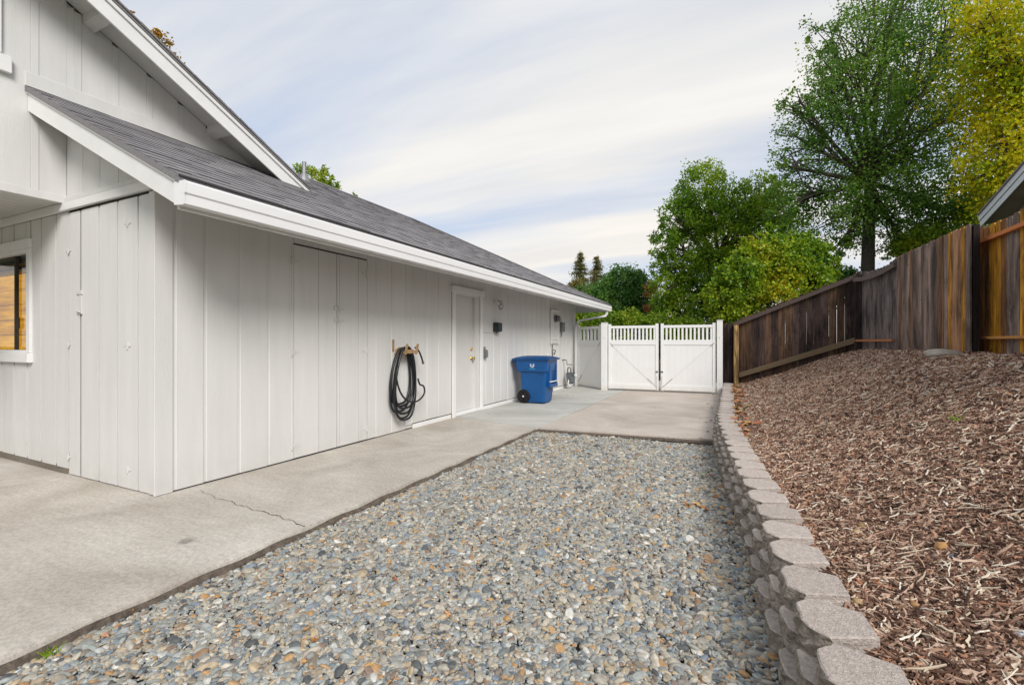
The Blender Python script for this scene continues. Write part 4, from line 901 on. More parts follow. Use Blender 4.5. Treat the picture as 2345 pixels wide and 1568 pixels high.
# ================================================================== VINYL GATES
def gate_leaf(label, x0, x1, y, slots, diag, group='white vinyl gate leaves', ztop=1.745, zb=.035, hand=None, yaw=None, blank=0):
    """built in local x (0..w), placed at its hinge corner"""
    wdt = math.dist(x0, x1); a = math.atan2(x1[1]-x0[1], x1[0]-x0[0])
    t = thing('gate_leaf', label, 'gate', group, loc=(x0[0], x0[1], 0)); st = .075; V = M['vinyl']
    parts = []
    def bx(nm, X0, X1, Y0, Y1, Z0, Z1, m=V, bev=.004):
        o = MB().box(X0, X1, Y0, Y1, Z0, Z1).build(nm, m, None, bev=bev); o.parent = t; return o
    bx('stile', 0, st, -.02, .03, zb, ztop+.01); bx('stile', wdt-st, wdt, -.02, .03, zb, ztop+.01)
    bx('rail', st, wdt-st, -.018, .028, ztop-.105, ztop-.035); bx('rail', st, wdt-st, -.018, .028, 1.205, 1.335); bx('rail', st, wdt-st, -.018, .028, zb+.01, zb+.15)
    n = slots+1; lo, hi = st+blank, wdt-st; pitch = (hi-lo)/slots; 
    if blank: bx('picket', st, st+blank-.02, -.006, .016, 1.335, ztop-.105, bev=.002)
    for k in range(slots):
        xx = lo + k*pitch + (pitch*.5 if False else pitch*.48)
        bx('picket', xx, lo+(k+1)*pitch-.002, -.006, .016, 1.335, ztop-.105, bev=.002)
    nb = max(3, round((wdt-2*st)/.15)); p = (wdt-2*st)/nb
    for k in range(nb): bx('panel_board', st+k*p+.0003, st+(k+1)*p-.0003, -.004, .014, zb+.15, 1.205, bev=.0012)
    xa, xb = (st*.6, wdt-st*.5); za, zbb = 1.26, zb+.09
    A, B = ((xa, -.024, za), (xb, -.024, zbb)) if diag == 'down' else ((xb, -.024, za), (xa, -.024, zbb))
    A, B = Vector(A), Vector(B)
    o = MB().tube([A, B], .0028, 6).build('brace_wire', M['painted_hw'], None); o.parent = t
    o = MB().tube([A, A.lerp(B, .07)], .007, 6).tube([B, B.lerp(A, .2)], .006, 6).build('turnbuckle', M['hardware'], None); o.parent = t
    if hand is not None:
        o = MB().box(hand-.025, hand+.025, -.034, -.02, .50, .535).tube([(hand, -.03, .52), (hand, -.06, .525)], .008, 6).build('latch', M['hardware'], None); o.parent = t
        o = MB().tube([(hand, -.028, .40), (hand, -.028, .03)], .0055, 6).box(hand-.012, hand+.012, -.032, -.02, .37, .39).box(hand-.012, hand+.012, -.032, -.02, .12, .14).build('drop_rod', M['painted_hw'], None); o.parent = t
    t.rotation_euler = (0, 0, a)
    return t
def xg(px, y=12.4):
    x, yy_, v = ray(px, 800); return x*y/yy_
def xyl(px):
    x, yy_, v = ray(px, 800)      # gate line from (-3.05,12.30) to (-.30,12.46)
    # x = -3.05 + s*2.75 ; y = 12.30 + s*.16 ;  x/y = k
    k = x/yy_; s = (k*12.30+3.05)/(2.75-.16*k); return (-3.05+2.75*s, 12.30+.16*s)
a1, a2 = xyl(1393.3), xyl(1508); a3, a4 = xyl(1513), xyl(1639.3)
gate_leaf('left leaf of the white double vinyl gate, its brace falling to the right', a1, a2, 0, 12, 'down', hand=math.dist(a1, a2)-.035)
gate_leaf('right leaf of the white double vinyl gate, its brace falling to the left', a3, a4, 0, 12, 'up', hand=.035)
def post(label, px0, px1, z1, m=M['vinyl'], y=None):
    a, b = xyl(px0), xyl(px1); w = b[0]-a[0]
    t = thing('gate_post', label, 'gate post', 'white vinyl gate posts', loc=((a[0]+b[0])/2, (a[1]+b[1])/2, 0)); h = w/2
    o = MB().box(-h, h, -h, h, -.05, z1-.02).build('post', m, None, bev=.004); o.parent = t
    o = MB().box(-h-.008, h+.008, -h-.008, h+.008, z1-.019, z1).build('cap', m, None, bev=.007, bseg=2); o.parent = t
    o = MB().box(-.012, .012, -h-.006, -h-.001, .25, .28).box(-.012, .012, -h-.006, -h-.001, 1.38, 1.41).build('hinge', M['painted_hw'], None); o.parent = t
    return t
post('white vinyl post between the narrow side gate and the double gate', 1378, 1391.3, 1.805)
post('white vinyl post at the right end of the gate, beside the brown fence', 1641.6, 1655, 1.82)
pl = xyl(1377.2)
gate_leaf('narrow white vinyl side gate between the house corner and the first post', (-4.13, 13.12), (pl[0]-.005, pl[1]+.02), 0, 5, 'up', blank=.12, ztop=1.75, group='white vinyl gate leaves')
t = thing('gate_post', 'slim white vinyl post against the house corner by the downspout', 'gate post', 'white vinyl gate posts', loc=(-4.18, 13.15, 0))
o = MB().box(-.045, .045, -.045, .045, -.05, 1.77).build('post', M['vinyl'], None, bev=.004); o.parent = t

# ================================================================== RETAINING WALL
def block_mesh(seed):
    r = random.Random(seed); w, d, h = .277, .225, .1
    out = [(-w/2+.006, .062), (-w/2+.022, .043), (-w/2+.040, .024), (-w/2+.060, .006), (-.042, 0), (0, 0), (.042, 0), (w/2-.060, .006), (w/2-.040, .024), (w/2-.022, .043), (w/2-.006, .062), (w/2-.058, d), (-w/2+.058, d)]
    rows = []
    for iz, z in enumerate((0, .025, .05, .078, .1)):
        row = []
        for i, (x, y) in enumerate(out):
            j = (.012 if 0 < iz < 4 else .006) if i < 11 else 0; bulge = -.004*math.sin(math.pi*iz/4) if i < 11 else 0
            row.append((x+r.uniform(-j, j)*.7, y+bulge+r.uniform(-j, j), z + (r.uniform(-.003, .003) if 0 < iz < 4 else 0)))
        rows.append(row)
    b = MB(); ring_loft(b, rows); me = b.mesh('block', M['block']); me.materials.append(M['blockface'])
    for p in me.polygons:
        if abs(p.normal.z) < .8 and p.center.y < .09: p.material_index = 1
    bm = bmesh.new(); bm.from_mesh(me)
    es = [e for e in bm.edges if all(abs(v.co.z-.1) < .0001 for v in e.verts)]
    bmesh.ops.bevel(bm, geom=es, offset=.005, segments=1, affect='EDGES'); bm.to_mesh(me); bm.free(); return me
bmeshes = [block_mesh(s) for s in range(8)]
rw = thing('retaining_wall', 'low curved retaining wall of tan concrete blocks holding back the mulch bank', 'retaining wall')
ysamp = np.linspace(.6, 12.85, 1600); arc = np.concatenate([[0], np.cumsum(np.hypot(np.diff(ysamp), np.diff(xw(ysamp))))])
br = random.Random(11)
for course in range(3):
    s = .0 + (.145 if course == 1 else 0)
    while s < arc[-1]:
        y = float(np.interp(s, arc, ysamp)); e = .15; dx = float(xw(y+e)-xw(y-e)); a = math.atan2(-dx, 2*e)   # tangent rotation from +y
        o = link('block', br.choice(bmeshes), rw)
        # local +x along tangent, local +y into the bank (+x world)
        o.rotation_euler = (br.uniform(-.012, .012), br.uniform(-.012, .012), a + math.pi/2 + math.pi + br.uniform(-.05, .05))
        o.location = (float(xw(y)) - .030*(2-course) + br.uniform(-.009, .009), y + br.uniform(-.004, .004), -.052 + .1*course + (br.uniform(0, .004)))
        o.scale = (1, 1, 1); s += .291

# ================================================================== WOOD FENCES
def picket_mesh(seed, w=.142, h=1.0, t=.017):
    r = random.Random(seed); e = .03/ (1.6)
    prof = [(-w/2, 0), (w/2, 0), (w/2, h-e*1.1+r.uniform(-.004, .004)), (w/2-.022, h-.004+r.uniform(-.003, .003)), (0, h+r.uniform(-.003, .003)), (-w/2+.02, h-.003), (-w/2, h-e+r.uniform(-.004, .004))]
    return MB().prism([(x, -t/2, z) for x, z in prof], (0, t, 0)).mesh('picket', M['wood'])
pm = [picket_mesh(s) for s in range(5)]
def run(th, A, B, base, top, tint, side=0, gap=.004, wmul=(1., 1.), n=None, zj=.012, seed=1):
    """pickets from A to B (xy), base(s), top(s) heights; tint(s, r) gives colour"""
    r = random.Random(seed); A = Vector((*A, 0)); B = Vector((*B, 0)); D = B-A; Ln = D.length; d = D.normalized(); a = math.atan2(d.y, d.x); p = 0.
    while p < Ln-.02:
        k = r.uniform(*wmul); w = .142*k; s = (p+w/2)/Ln; c = A+d*(p+w/2); zb = base(s)-.05; zt = top(s)+r.uniform(-zj, zj)
        o = link('picket', r.choice(pm), th, color=(*tint(s, r), 1)); nv = Vector((-d.y, d.x, 0))
        o.location = (c.x+nv.x*(side+r.uniform(-.003, .003)), c.y+nv.y*(side+r.uniform(-.003, .003)), zb); o.scale = (k*.985, 1, zt-zb); o.rotation_euler = (0, r.uniform(-.002, .002), a+r.uniform(-.01, .01)+(math.pi if r.random() < .5 else 0)); p += w+gap*r.uniform(.2, 2.2)
def rail(th, a, b, m, w, h, c): return MB().rod(a, b, w, h).build('rail', m, th, color=(*c, 1), bev=.003)
P0, P1, P2, P3 = (.0, 12.98), (2.42, 12.25), (2.68, 10.6), (2.76, 7.97)
H1b = lambda s: .14+.83*s
DK = (.060, .043, .042)
f1 = thing('wooden_fence', 'dark weathered picket fence climbing the bank from the white gate to the corner', 'fence')
def dk(s, r):
    k = r.uniform(.75, 1.35); w = r.random(); return tuple(x*k for x in ((.105, .068, .058) if w < .6 else (.155, .09, .055)))
# camera side is -normal ; rails on camera side
T1_ = lambda s: 1.85+.0*s + 1.0*s*.93 - .03
run(f1, P0, P1, H1b, lambda s: 1.80+.98*s, dk, side=.03, gap=.001, seed=4)
run(f1, (-.34, 13.06), (.0, 13.0), lambda s: .1, lambda s: 1.76, dk, side=.0, gap=.002, seed=5)
rail(f1, (.0, 12.93, 1.71), (2.40, 12.21, 2.69), M['rail'], .045, .085, (.12, .085, .075))
rail(f1, (.12, 12.90, .45), (2.40, 12.20, 1.33), M['rail'], .05, .12, (.21, .15, .09))
MB().box(-.055, .055, -.05, .05, .15, 1.70).build('post', M['wood'], f1, color=(.50, .33, .14, 1)).location = (.06, 12.86, 0)
MB().box(-.05, .05, -.05, .05, .15, 1.74).build('post', M['wood'], f1, color=(.06, .045, .045, 1)).location = (-.09, 12.98, 0)
MB().box(-.05, .05, -.05, .05, .9, 2.70).build('post', M['wood'], f1, color=(.06, .045, .045, 1)).location = (2.40, 12.15, 0)
def gp_(s, r):
    k = r.uniform(.8, 1.25); return (.22*k, .185*k, .18*k)
run(f1, P1, P2, lambda s: 1.13, lambda s: 2.80-.08*math.sin(s*3.14)+.02*s, gp_, side=-.03+.06, gap=.002, wmul=(.8, 1.), seed=8)
rp = [(2.38+.30*s-.035, 12.20-1.6*s, 2.62-.07*math.sin(s*3.14)+.06*s) for s in (0, .25, .5, .75, 1)]
for a, b in zip(rp, rp[1:]): rail(f1, a, b, M['rail'], .045, .09, (.14, .11, .095))
rail(f1, (2.37, 12.15, 1.31), (2.63, 10.66, 1.31), M['rail'], .05, .045, (.48, .19, .08))
f2 = thing('wooden_fence', 'tall weathered board fence section with smooth face and amber streaked boards', 'fence')
def amb(s, r):
    if s > .66 and r.random() < .45: k = r.uniform(.7, 1.2); return (.70*k, .34*k, .045*k)
    k = r.uniform(.6, 1.3); return ((.34*k, .25*k, .21*k) if r.random() < .65 else (.42*k, .23*k, .12*k))
run(f2, P2, P3, lambda s: 1.06, lambda s: 2.82-.01*s, amb, side=.0, gap=.001, wmul=(.72, 1.02), zj=.01, seed=21)
MB().box(-.03, .03, -.045, .045, 1.0, 2.78).build('post', M['wood'], f2, color=(.03, .02, .018, 1)).location = (P3[0]+.055, P3[1]-.0, 0)  # near black: colour carries the shade of the gap between sections
rail(f2, (P2[0]+.06, P2[1], 2.45), (P3[0]+.06, P3[1], 2.45), M['rail'], .04, .09, (.1, .07, .05)); rail(f2, (P2[0]+.06, P2[1], 1.4), (P3[0]+.06, P3[1], 1.4), M['rail'], .04, .09, (.1, .07, .05))
f3 = thing('wooden_fence', 'amber stained picket fence with orange rails nearest the camera on the right', 'fence')
def amb2(s, r):
    k = r.uniform(.75, 1.3); w = r.random()
    if s < .055: return (.02, .015, .014)  # first pickets painted near black for the deep shade in the gap
    return (.78*k, .38*k, .035*k) if w < .48 else ((.46*k, .22*k, .08*k) if w < .75 else (.34*k, .26*k, .22*k))
run(f3, (3.00, 8.62), (2.97, 3.6), lambda s: 1.02, lambda s: 2.80, amb2, side=.0, gap=.003, wmul=(.8, 1.02), seed=33, zj=.02)
rail(f3, (2.955, 8.5, 2.60), (2.93, 3.6, 2.60), M['rail'], .05, .05, (.62, .22, .07))
rail(f3, (2.945, 8.5, 1.33), (2.92, 3.6, 1.33), M['rail'], .06, .035, (.58, .27, .08))
# stones on the mulch
def stone(label, x, y, l, w, h, c, seed, group=None, z=None, name='stone'):
    bm = bmesh.new(); bmesh.ops.create_icosphere(bm, subdivisions=3, radius=.5); r = random.Random(seed)
    for v in bm.verts:
        p = v.co; f_ = 1+.16*math.sin(p.x*5+seed)+.12*math.cos(p.y*6+seed*2)+.06*math.sin(p.z*11+p.x*9); v.co = Vector((p.x*l*f_, p.y*w*f_, p.z*h*f_))
    me = bpy.data.meshes.new(name); bm.to_mesh(me); bm.free(); me.materials.append(M['stone']); me.polygons.foreach_set('use_smooth', [True]*len(me.polygons))
    o = link(name, me, color=(*c, 1)); o.location = (x, y, (float(hmulch(x, y)) if z is None else z)+h*.28); o.rotation_euler = (0, 0, r.uniform(0, 3)); thing(name, label, 'stone', group, o); return o
def on_m(px, py):
    x, y = 1., 4.
    for _ in range(30):
        z = float(hmulch(x, y))
        X, Y, v = ray(px, py); t = (z-CH)/v if v < 0 else 9; x, y = .5*x+.5*X*t, .5*y+.5*Y*t
    return x, y
for i, (lb, px, py, s, c) in enumerate([('rounded tan stone in the mulch right of the wall, upper of a pair', 1978, 1210, .05, (.42, .28, .12)), ('tan stone in the mulch touching the upper one of a pair', 1966, 1224, .045, (.45, .30, .16)),
        ('large orange tan stone lying alone on the mulch slope', 2160, 1256, .06, (.50, .28, .11)), ('pinkish grey pebble below the large tan stone', 2150, 1283, .045, (.36, .28, .24)), ('blue grey pebble below the large tan stone', 2190, 1286, .045, (.15, .17, .21)),
        ('white pebble at the right edge of the mulch', 2340, 1541-80, .04, (.6, .62, .66)), ('pale stone near the far end of the block wall', 1733, 913, .12, (.45, .33, .27)), ('tan stone beside the near wall blocks', 1965, 1385, .045, (.40, .27, .13)),
        ('orange tan stone in the near mulch', 2093, 1390, .04, (.46, .27, .12)), ('small white stone high on the bank by the fence', 1978, 1066-160, .06, (.6, .58, .54))]):
    try:
        x, y = on_m(px, py); stone(lb, x, y, s*1.2, s*.9, s*.75, c, i+2)
    except Exception as ex: print('stone', ex)
o = stone('flat pale rock slab at the foot of the tall fence', 2.50, 8.0, .75, .34, .12, (.42, .38, .32), 40, name='rock'); 

# fallen leaves
def leaf_mesh(seed):
    r = random.Random(seed); n = 11; v = [(0, 0, 0)]
    for i in range(n):
        a = 2*math.pi*i/n; rr = .5*(1 if i % 2 == 0 else .55)*r.uniform(.8, 1.1); v.append((rr*math.cos(a), rr*math.sin(a), r.uniform(.0, .16)))
    b = MB(); b.add(v, [(0, i+1, (i+1) % n+1) for i in range(n)]); return b.mesh('fallen_leaf', mat('fallen leaf', (1, 1, 1), .7, .2, 5, usecolor=True) if 'fleaf' not in M else M['fleaf'])
M['fleaf'] = mat('fallen leaf', (1, 1, 1), .7, .2, 5, usecolor=True)
lm = [leaf_mesh(s) for s in range(5)]
lr_ = random.Random(5)
LC = [(.50, .22, .08), (.42, .17, .06), (.55, .34, .14), (.50, .36, .20), (.36, .13, .05)]
def fleaf(x, y, z, s, label, group):
    o = link('fallen_leaf', lr_.choice(lm), color=(*[c*lr_.uniform(.8, 1.15) for c in lr_.choice(LC)], 1)); o.location = (x, y, z); o.scale = (s, s*.8, s); o.rotation_euler = (lr_.uniform(-.3, .3), lr_.uniform(-.3, .3), lr_.uniform(0, 6)); thing('', label, 'leaf', group, o)
for px, py, s in [(1597, 1158, .10), (1612, 1166, .09), (1575, 1157, .07), (1620, 1172, .08), (1548, 1110, .07), (1560, 1106, .06), (1590, 1048, .07), (1578, 1020, .08), (1606, 1065, .07), (1630, 1090, .08), (1622, 1080, .06),
                  (1640, 1140, .07), (1655, 1180, .07), (1668, 1200, .07), (1610, 1088, .06), (720, 1470, .05), (300, 1400, .05), (262, 1398, .05), (240, 1460, .06), (700, 1445, .05), (1255, 1250, .06), (1340, 1296, .04), (1160, 1560, .06), (1025, 1410, .05),
                  (335, 1450, .04), (845, 1530, .05), (905, 1330, .04), (1720, 1270, .05), (1735, 1330, .05)]:
    x, y = onz(px, py, -.045); fleaf(x, y, -.035, s, 'dry orange brown leaf lying on the pebbles', 'fallen leaves on the pebbles')
for px, py, s in [(1622, 925, .10), (1630, 935, .09), (1640, 965, .08), (1618, 968, .07), (1632, 905, .08), (1605, 960, .06), (1560, 900, .06), (1300, 905, .06), (1290, 898, .05), (1312, 908, .06), (1268, 914, .05), (1626, 990, .06), (1606, 1004, .06), (1500, 935, .05)]:
    x, y = onz(px, py, 0); fleaf(min(x, -.33 if y > 7 else x), y, .012, s, 'small dry leaf lying on the concrete', 'fallen leaves on the concrete')
for k in range(150):
    y = 5.2 + 7.2*lr_.random()**.8; x = float(xr(y)) + abs(lr_.gauss(0, .11)) - .03; fleaf(x, y, float(hmulch(x, y))+lr_.uniform(.03, .055), lr_.uniform(.08, .15), 'orange dry leaf drifted against the back of the block wall', 'fallen leaves behind the wall')
for px, py, s in [(2157, 912, .1), (2210, 887, .07), (2245, 860, .09), (1990, 860, .08), (2085, 885, .09), (2310, 912, .08), (1890, 888, .1)]:
    try:
        x, y = on_m(px, py); fleaf(min(x, 2.6), y, float(hmulch(min(x, 2.6), y))+.035, s*.8, 'yellow orange leaf lying on the mulch bank', 'fallen leaves on the mulch bank')
    except Exception: pass
for k in range(40):
    s = lr_.random(); x, y = 2.35*s+.05, 12.86-.70*s-lr_.uniform(0, .25); fleaf(x, y, float(hmulch(x, y))+.035, lr_.uniform(.06, .1), 'dry leaf caught at the foot of the dark fence', 'fallen leaves by the fence')
# weeds
def tuft(x, y, z, n, s, label):
    b = MB(); r = random.Random(n)
    for k in range(n):
        a = r.uniform(0, 6.28); l_ = s*r.uniform(.5, 1.1); dx, dy = math.cos(a), math.sin(a); ox, oy = r.uniform(-s, s)*.6, r.uniform(-s, s)*.6; w = s*.07
        b.add([(x+ox-dy*w, y+oy+dx*w, z), (x+ox+dy*w, y+oy-dx*w, z), (x+ox+dx*l_*.8, y+oy+dy*l_*.8, z+l_*.6)], [(0, 1, 2)])
    return thing('', label, 'weed', None, b.build('weed', M['leaf_bush']))
x, y = on_m(2197, 966); tuft(x, y, float(hmulch(x, y))+.01, 40, .07, 'small green weed sprouting in the mulch')
x, y = onz(95, 1490, -.05); tuft(-2.62, y, -.05, 36, .05, 'small green weed at the slab edge in the left corner')
x, y = onz(715, 1210, -.05); tuft(-2.61, y, -.05, 20, .04, 'tiny green weed at the slab edge near the crack')

# ================================================================== NEIGHBOUR HOUSE
nh_ = thing('neighbour_house', 'neighbouring house gable with blue grey fascia showing above the right fence', 'house')
def nz_(y): return 4.47+.42+(11.83-y)*.30-.36
NXr = 4.85
YR = 10.4
def nprof(y): return nz_(y) if y >= YR else nz_(YR) - (YR - y)*.30
MB().prism([(NXr+.4, 13.0, 1.0), (NXr+.4, 7.8, 1.0), (NXr+.4, 7.8, nprof(7.8)-.2), (NXr+.4, YR, nz_(YR)-.2), (NXr+.4, 13.0, nz_(13.)-.2)], (6, 0, 0)).build('wall', M['darkwall'], nh_)
for ya, yb in ((YR, 13.5), (7.3, YR)):
    q = lambda d0, d1, e0=0: [(NXr, yb, nprof(yb)+d0), (NXr, ya, nprof(ya)+d0), (NXr, ya, nprof(ya)+d1), (NXr, yb, nprof(yb)+d1)]
    MB().prism(q(0, -.12), (-.03, 0, 0)).build('rake_board', M['nfascia'], nh_)
    MB().prism(q(-.13, -.26), (-.012, 0, 0)).build('rake_board', M['nfascia'], nh_)
    MB().prism([(x+.001, y, z) for x, y, z in q(-.10, -.20)], (.45, 0, 0)).build('rake_soffit', M['nsoffit'], nh_)
    MB().prism([(x-.06, y, z) for x, y, z in q(.03, .001)], (6.5, 0, 0)).build('roof', M['shingle_far'], nh_)

# ================================================================== TREES
def leaf_cloud(C, size, droop=0., aspect=.62):
    n = len(C); d = rng.normal(size=(n, 3)); d /= np.linalg.norm(d, axis=1, keepdims=True); d[:, 2] -= droop; d /= np.linalg.norm(d, axis=1, keepdims=True)
    q = rng.normal(size=(n, 3)); s = np.cross(d, q); s /= np.linalg.norm(s, axis=1, keepdims=True)
    L = size*rng.uniform(.65, 1.3, (n, 1)); W = L*aspect
    V = np.stack([C, C+d*L*.45+s*W*.5, C+d*L, C+d*L*.5-s*W*.5], 1); return V.reshape(-1, 3)
def leaf_obj(name, C, size, m, parent, droop=0., aspect=.62):
    V = leaf_cloud(C, size, droop, aspect).astype(np.float32); n = len(C); me = bpy.data.meshes.new(name)
    me.vertices.add(4*n); me.vertices.foreach_set('co', V.ravel()); me.loops.add(4*n); me.loops.foreach_set('vertex_index', np.arange(4*n, dtype=np.int32))
    me.polygons.add(n); me.polygons.foreach_set('loop_start', np.arange(0, 4*n, 4, dtype=np.int32)); me.polygons.foreach_set('loop_total', np.full(n, 4, np.int32)); me.materials.append(m); me.update(); me.validate()
    return link(name, me, parent)
def blob_pts(c, r, n, clump=.16, ncl=None, shell=.55):
    c = np.array(c); r = np.array(r); ncl = ncl or max(12, n//52)
    u = rng.normal(size=(ncl, 3)); u /= np.linalg.norm(u, axis=1, keepdims=True); rad = shell + (1-shell)*rng.random((ncl, 1))**.7
    cc = u*rad; k = rng.integers(0, ncl, n); sg = clump*rng.uniform(.5, 1.4, ncl)[k][:, None]
    return c + (cc[k] + np.clip(rng.normal(size=(n, 3)), -1.5, 1.5)*sg)*r, c + cc*r
def tree(label, cat, base, blobs, n, size, m, trunk_r, fork=None, clump=.16, droop=.2, twigs=60, name='tree', shell=.5, group=None, extra=None, limb_n=None, tr_n=8):
    """blobs: (centre, radii, weight)"""
    t = thing(name, label, cat, group, loc=tuple(base)); t_inv = Vector(base)
    tot = sum(b[2] for b in blobs); P = []; CL = []
    for c, r, w in blobs:
        p, cl = blob_pts(c, r, int(n*w/tot), clump, shell=shell); P.append(p); CL.append((np.array(c), cl))
    P = np.concatenate(P)
    if extra is not None: P = np.concatenate([P, extra])
    leaf_obj('crown', P, size, m, t, droop)
    b = MB(); base = Vector(base); fork = Vector(fork) if fork else base.lerp(Vector(blobs[0][0]), .6)
    mid = base.lerp(fork, .5)+Vector((random.uniform(-.1, .1), random.uniform(-.1, .1), 0))
    b.tube([base-Vector((0, 0, .3)), base+Vector((0, 0, .1)), mid, fork], [trunk_r*1.35, trunk_r*1.1, trunk_r*.9, trunk_r*.72], tr_n)
    for c, cl in CL:
        c = Vector(c); m1 = fork.lerp(c, .5)+Vector((random.uniform(-.3, .3), random.uniform(-.3, .3), random.uniform(-.1, .25)))*(fork-c).length*.25
        b.tube([fork, m1, c], [trunk_r*.5, trunk_r*.3, trunk_r*.14], 6)
        for j in rng.choice(len(cl), min(len(cl), max(4, twigs//len(CL))), replace=False):
            e = Vector(cl[j]); st = m1.lerp(c, random.random()); mm = st.lerp(e, .5)+Vector((random.uniform(-1, 1), random.uniform(-1, 1), random.uniform(0, 1)))*(e-st).length*.1
            b.tube([st, mm, e], [trunk_r*.15, trunk_r*.10, trunk_r*.035], 4, cap=False)
    b.build('trunk', M['bark'], t, smooth=True); return t
def pb(px, py, r, t, w=1, rd=None, ry=1.):
    rr = r/F*t; return (tuple(at(px, py, t)), (rr, rd or rr, rr*ry), w*(rr**2))
# the big airy green tree
T = 16.5
bl = [pb(2000, 330, 205, T, 1.15, ry=1.15), pb(1985, 120, 150, T, 1.0, ry=1.1), pb(1900, 210, 110, T, .9), pb(2120, 150, 150, T, .9), pb(2100, 330, 150, T, .9), pb(1850, 330, 85, T, .8), pb(1850, 450, 95, T, .8, ry=.8), pb(1990, 480, 170, T, 1., ry=.6),
      pb(2130, 480, 110, T, .9, ry=.8), pb(1900, 90, 60, T, .6), pb(1830, 230, 45, T, .5), pb(1800, 380, 45, T, .55), pb(2060, -30, 130, T, .9), pb(2180, 60, 110, T, .7), pb(1935, 560, 60, T, .7, ry=.5), pb(2080, 570, 80, T, .7, ry=.45), pb(2200, 250, 90, T, .7)]
tb = at(1985, 700, T)
tree('big airy green tree with a straight trunk rising behind the fence', 'tree', (tb.x, tb.y, 1.0), bl, 68000, .096, M['leaf_green'], .23, fork=at(1992, 420, T), clump=.10, droop=.1, twigs=520, shell=.15)
# golden tree on the right
T = 12.5
bl = [pb(2400, 60, 190, T, 1.), pb(2330, 150, 110, T, 1.), pb(2260, 40, 60, T, .7), pb(2380, 270, 150, T, 1.), pb(2290, 330, 75, T, .9), pb(2250, 400, 60, T, .8), pb(2330, 420, 90, T, 1.), pb(2240, 110, 40, T, .5), pb(2290, 440, 55, T, .6), pb(2460, 200, 150, T, 1.)]
tb = at(2450, 700, T)
tree('golden yellow green tree leaning in over the right fence', 'tree', (tb.x, tb.y, 1.0), bl, 46000, .10, M['leaf_yellow'], .18, fork=at(2430, 330, T), clump=.2, twigs=120, shell=.3)
# camphor like tree in the middle
T = 23.
bl = [pb(1612, 440, 62, T, 1.2, ry=1.1), pb(1600, 490, 60, T, 1.), pb(1700, 480, 60, T, 1.1), pb(1745, 450, 55, T, .9), pb(1790, 470, 50, T, .8), pb(1550, 500, 45, T, 1.), pb(1530, 560, 42, T, 1.), pb(1560, 590, 50, T, 1.), pb(1660, 540, 70, T, 1.), pb(1740, 540, 70, T, 1.),
      pb(1620, 610, 60, T, .9), pb(1530, 660, 48, T, 1.1), pb(1585, 690, 60, T, 1.2), pb(1650, 690, 60, T, 1.1), pb(1540, 720, 50, T, 1.2), pb(1700, 620, 70, T, .9), pb(1510, 620, 24, T, .7), pb(1800, 540, 50, T, .8)]
tb = at(1645, 800, T)
tree('broad green tree of rounded clumps with a forked trunk behind the gate', 'tree', (tb.x, tb.y, 0), bl, 75000, .12, M['leaf_olive'], .28, fork=at(1648, 610, T), clump=.13, twigs=200, shell=.6)
# bright bush over the fence
T = 14.6
bl = [pb(1700, 650, 62, T, 1.), pb(1665, 690, 45, T, 1.), pb(1770, 610, 70, T, 1.1), pb(1830, 590, 55, T, 1.), pb(1760, 680, 65, T, 1.), pb(1840, 650, 55, T, 1.), pb(1720, 590, 40, T, .7), pb(1870, 610, 35, T, .6), pb(1690, 730, 45, T, .9), pb(1790, 550, 35, T, .6), pb(1640, 665, 25, T, .6), pb(1745, 570, 26, T, .6), pb(1868, 575, 24, T, .6), pb(1690, 600, 24, T, .6), pb(1650, 720, 26, T, .7), pb(1895, 640, 26, T, .6), pb(1830, 545, 22, T, .5), pb(1618, 668, 17, T, .8), pb(1652, 622, 16, T, .8), pb(1908, 602, 17, T, .8), pb(1758, 532, 18, T, .8), pb(1715, 556, 17, T, .8), pb(1890, 570, 15, T, .8)]
tb = at(1760, 790, T)
tree('bright yellow green bush bulging over the dark picket fence', 'bush', (tb.x, tb.y, .6), bl, 50000, .10, M['leaf_bush'], .09, fork=at(1760, 690, T), clump=.13, twigs=90, name='bush', shell=.55)
T = 17.
bl = [pb(1905, 655, 40, T), pb(1950, 640, 28, T, .6), pb(1870, 680, 35, T)]
tb = at(1900, 760, T)
tree('small dark bush low behind the fence under the big tree', 'bush', (tb.x, tb.y, .8), bl, 7000, .11, M['leaf_dark'], .07, clump=.2, name='bush', droop=.3)
T = 15.5
bl = [pb(2120, 560, 60, T, 1., ry=.7), pb(2190, 520, 60, T, 1.), pb(2240, 470, 45, T), pb(2150, 600, 60, T, 1., ry=.7)]
tb = at(2180, 690, T)
tree('yellow green leafy tree low behind the tall fence', 'tree', (tb.x, tb.y, 1.), bl, 14000, .11, M['leaf_mid'], .09, clump=.2, twigs=60)
# beyond the gate
T = 27.
bl = [pb(1430, 662, 50, T, 1.2), pb(1400, 650, 28, T), pb(1455, 650, 30, T), pb(1350, 700, 45, T), pb(1335, 730, 40, T), pb(1420, 700, 55, T), pb(1465, 690, 40, T), pb(1380, 690, 32, T), pb(1365, 720, 40, T), pb(1450, 730, 50, T)]
tb = at(1425, 810, T)
tree('round dark green tree behind the left gate leaf', 'tree', (tb.x, tb.y, 0), bl, 42000, .13, M['leaf_dark'], .15, clump=.17, twigs=80, shell=.6)
T = 20.
bl = [pb(px, 752+random.uniform(-16, 8), random.uniform(20, 34), T, 1.) for px in range(1335, 1680, 26)]
bl += [pb(px, 790, 32, T, 1.) for px in range(1330, 1700, 30)]
tb = at(1500, 820, T)
tree('long dark green hedge seen over and through the white gate', 'hedge', (tb.x, tb.y, 0), bl, 40000, .11, M['leaf_mid'], .06, clump=.2, name='hedge', twigs=30, shell=.5)
T = 25.
bl = [pb(1490, 665, 14, T), pb(1494, 705, 15, T), pb(1500, 725, 16, T)]
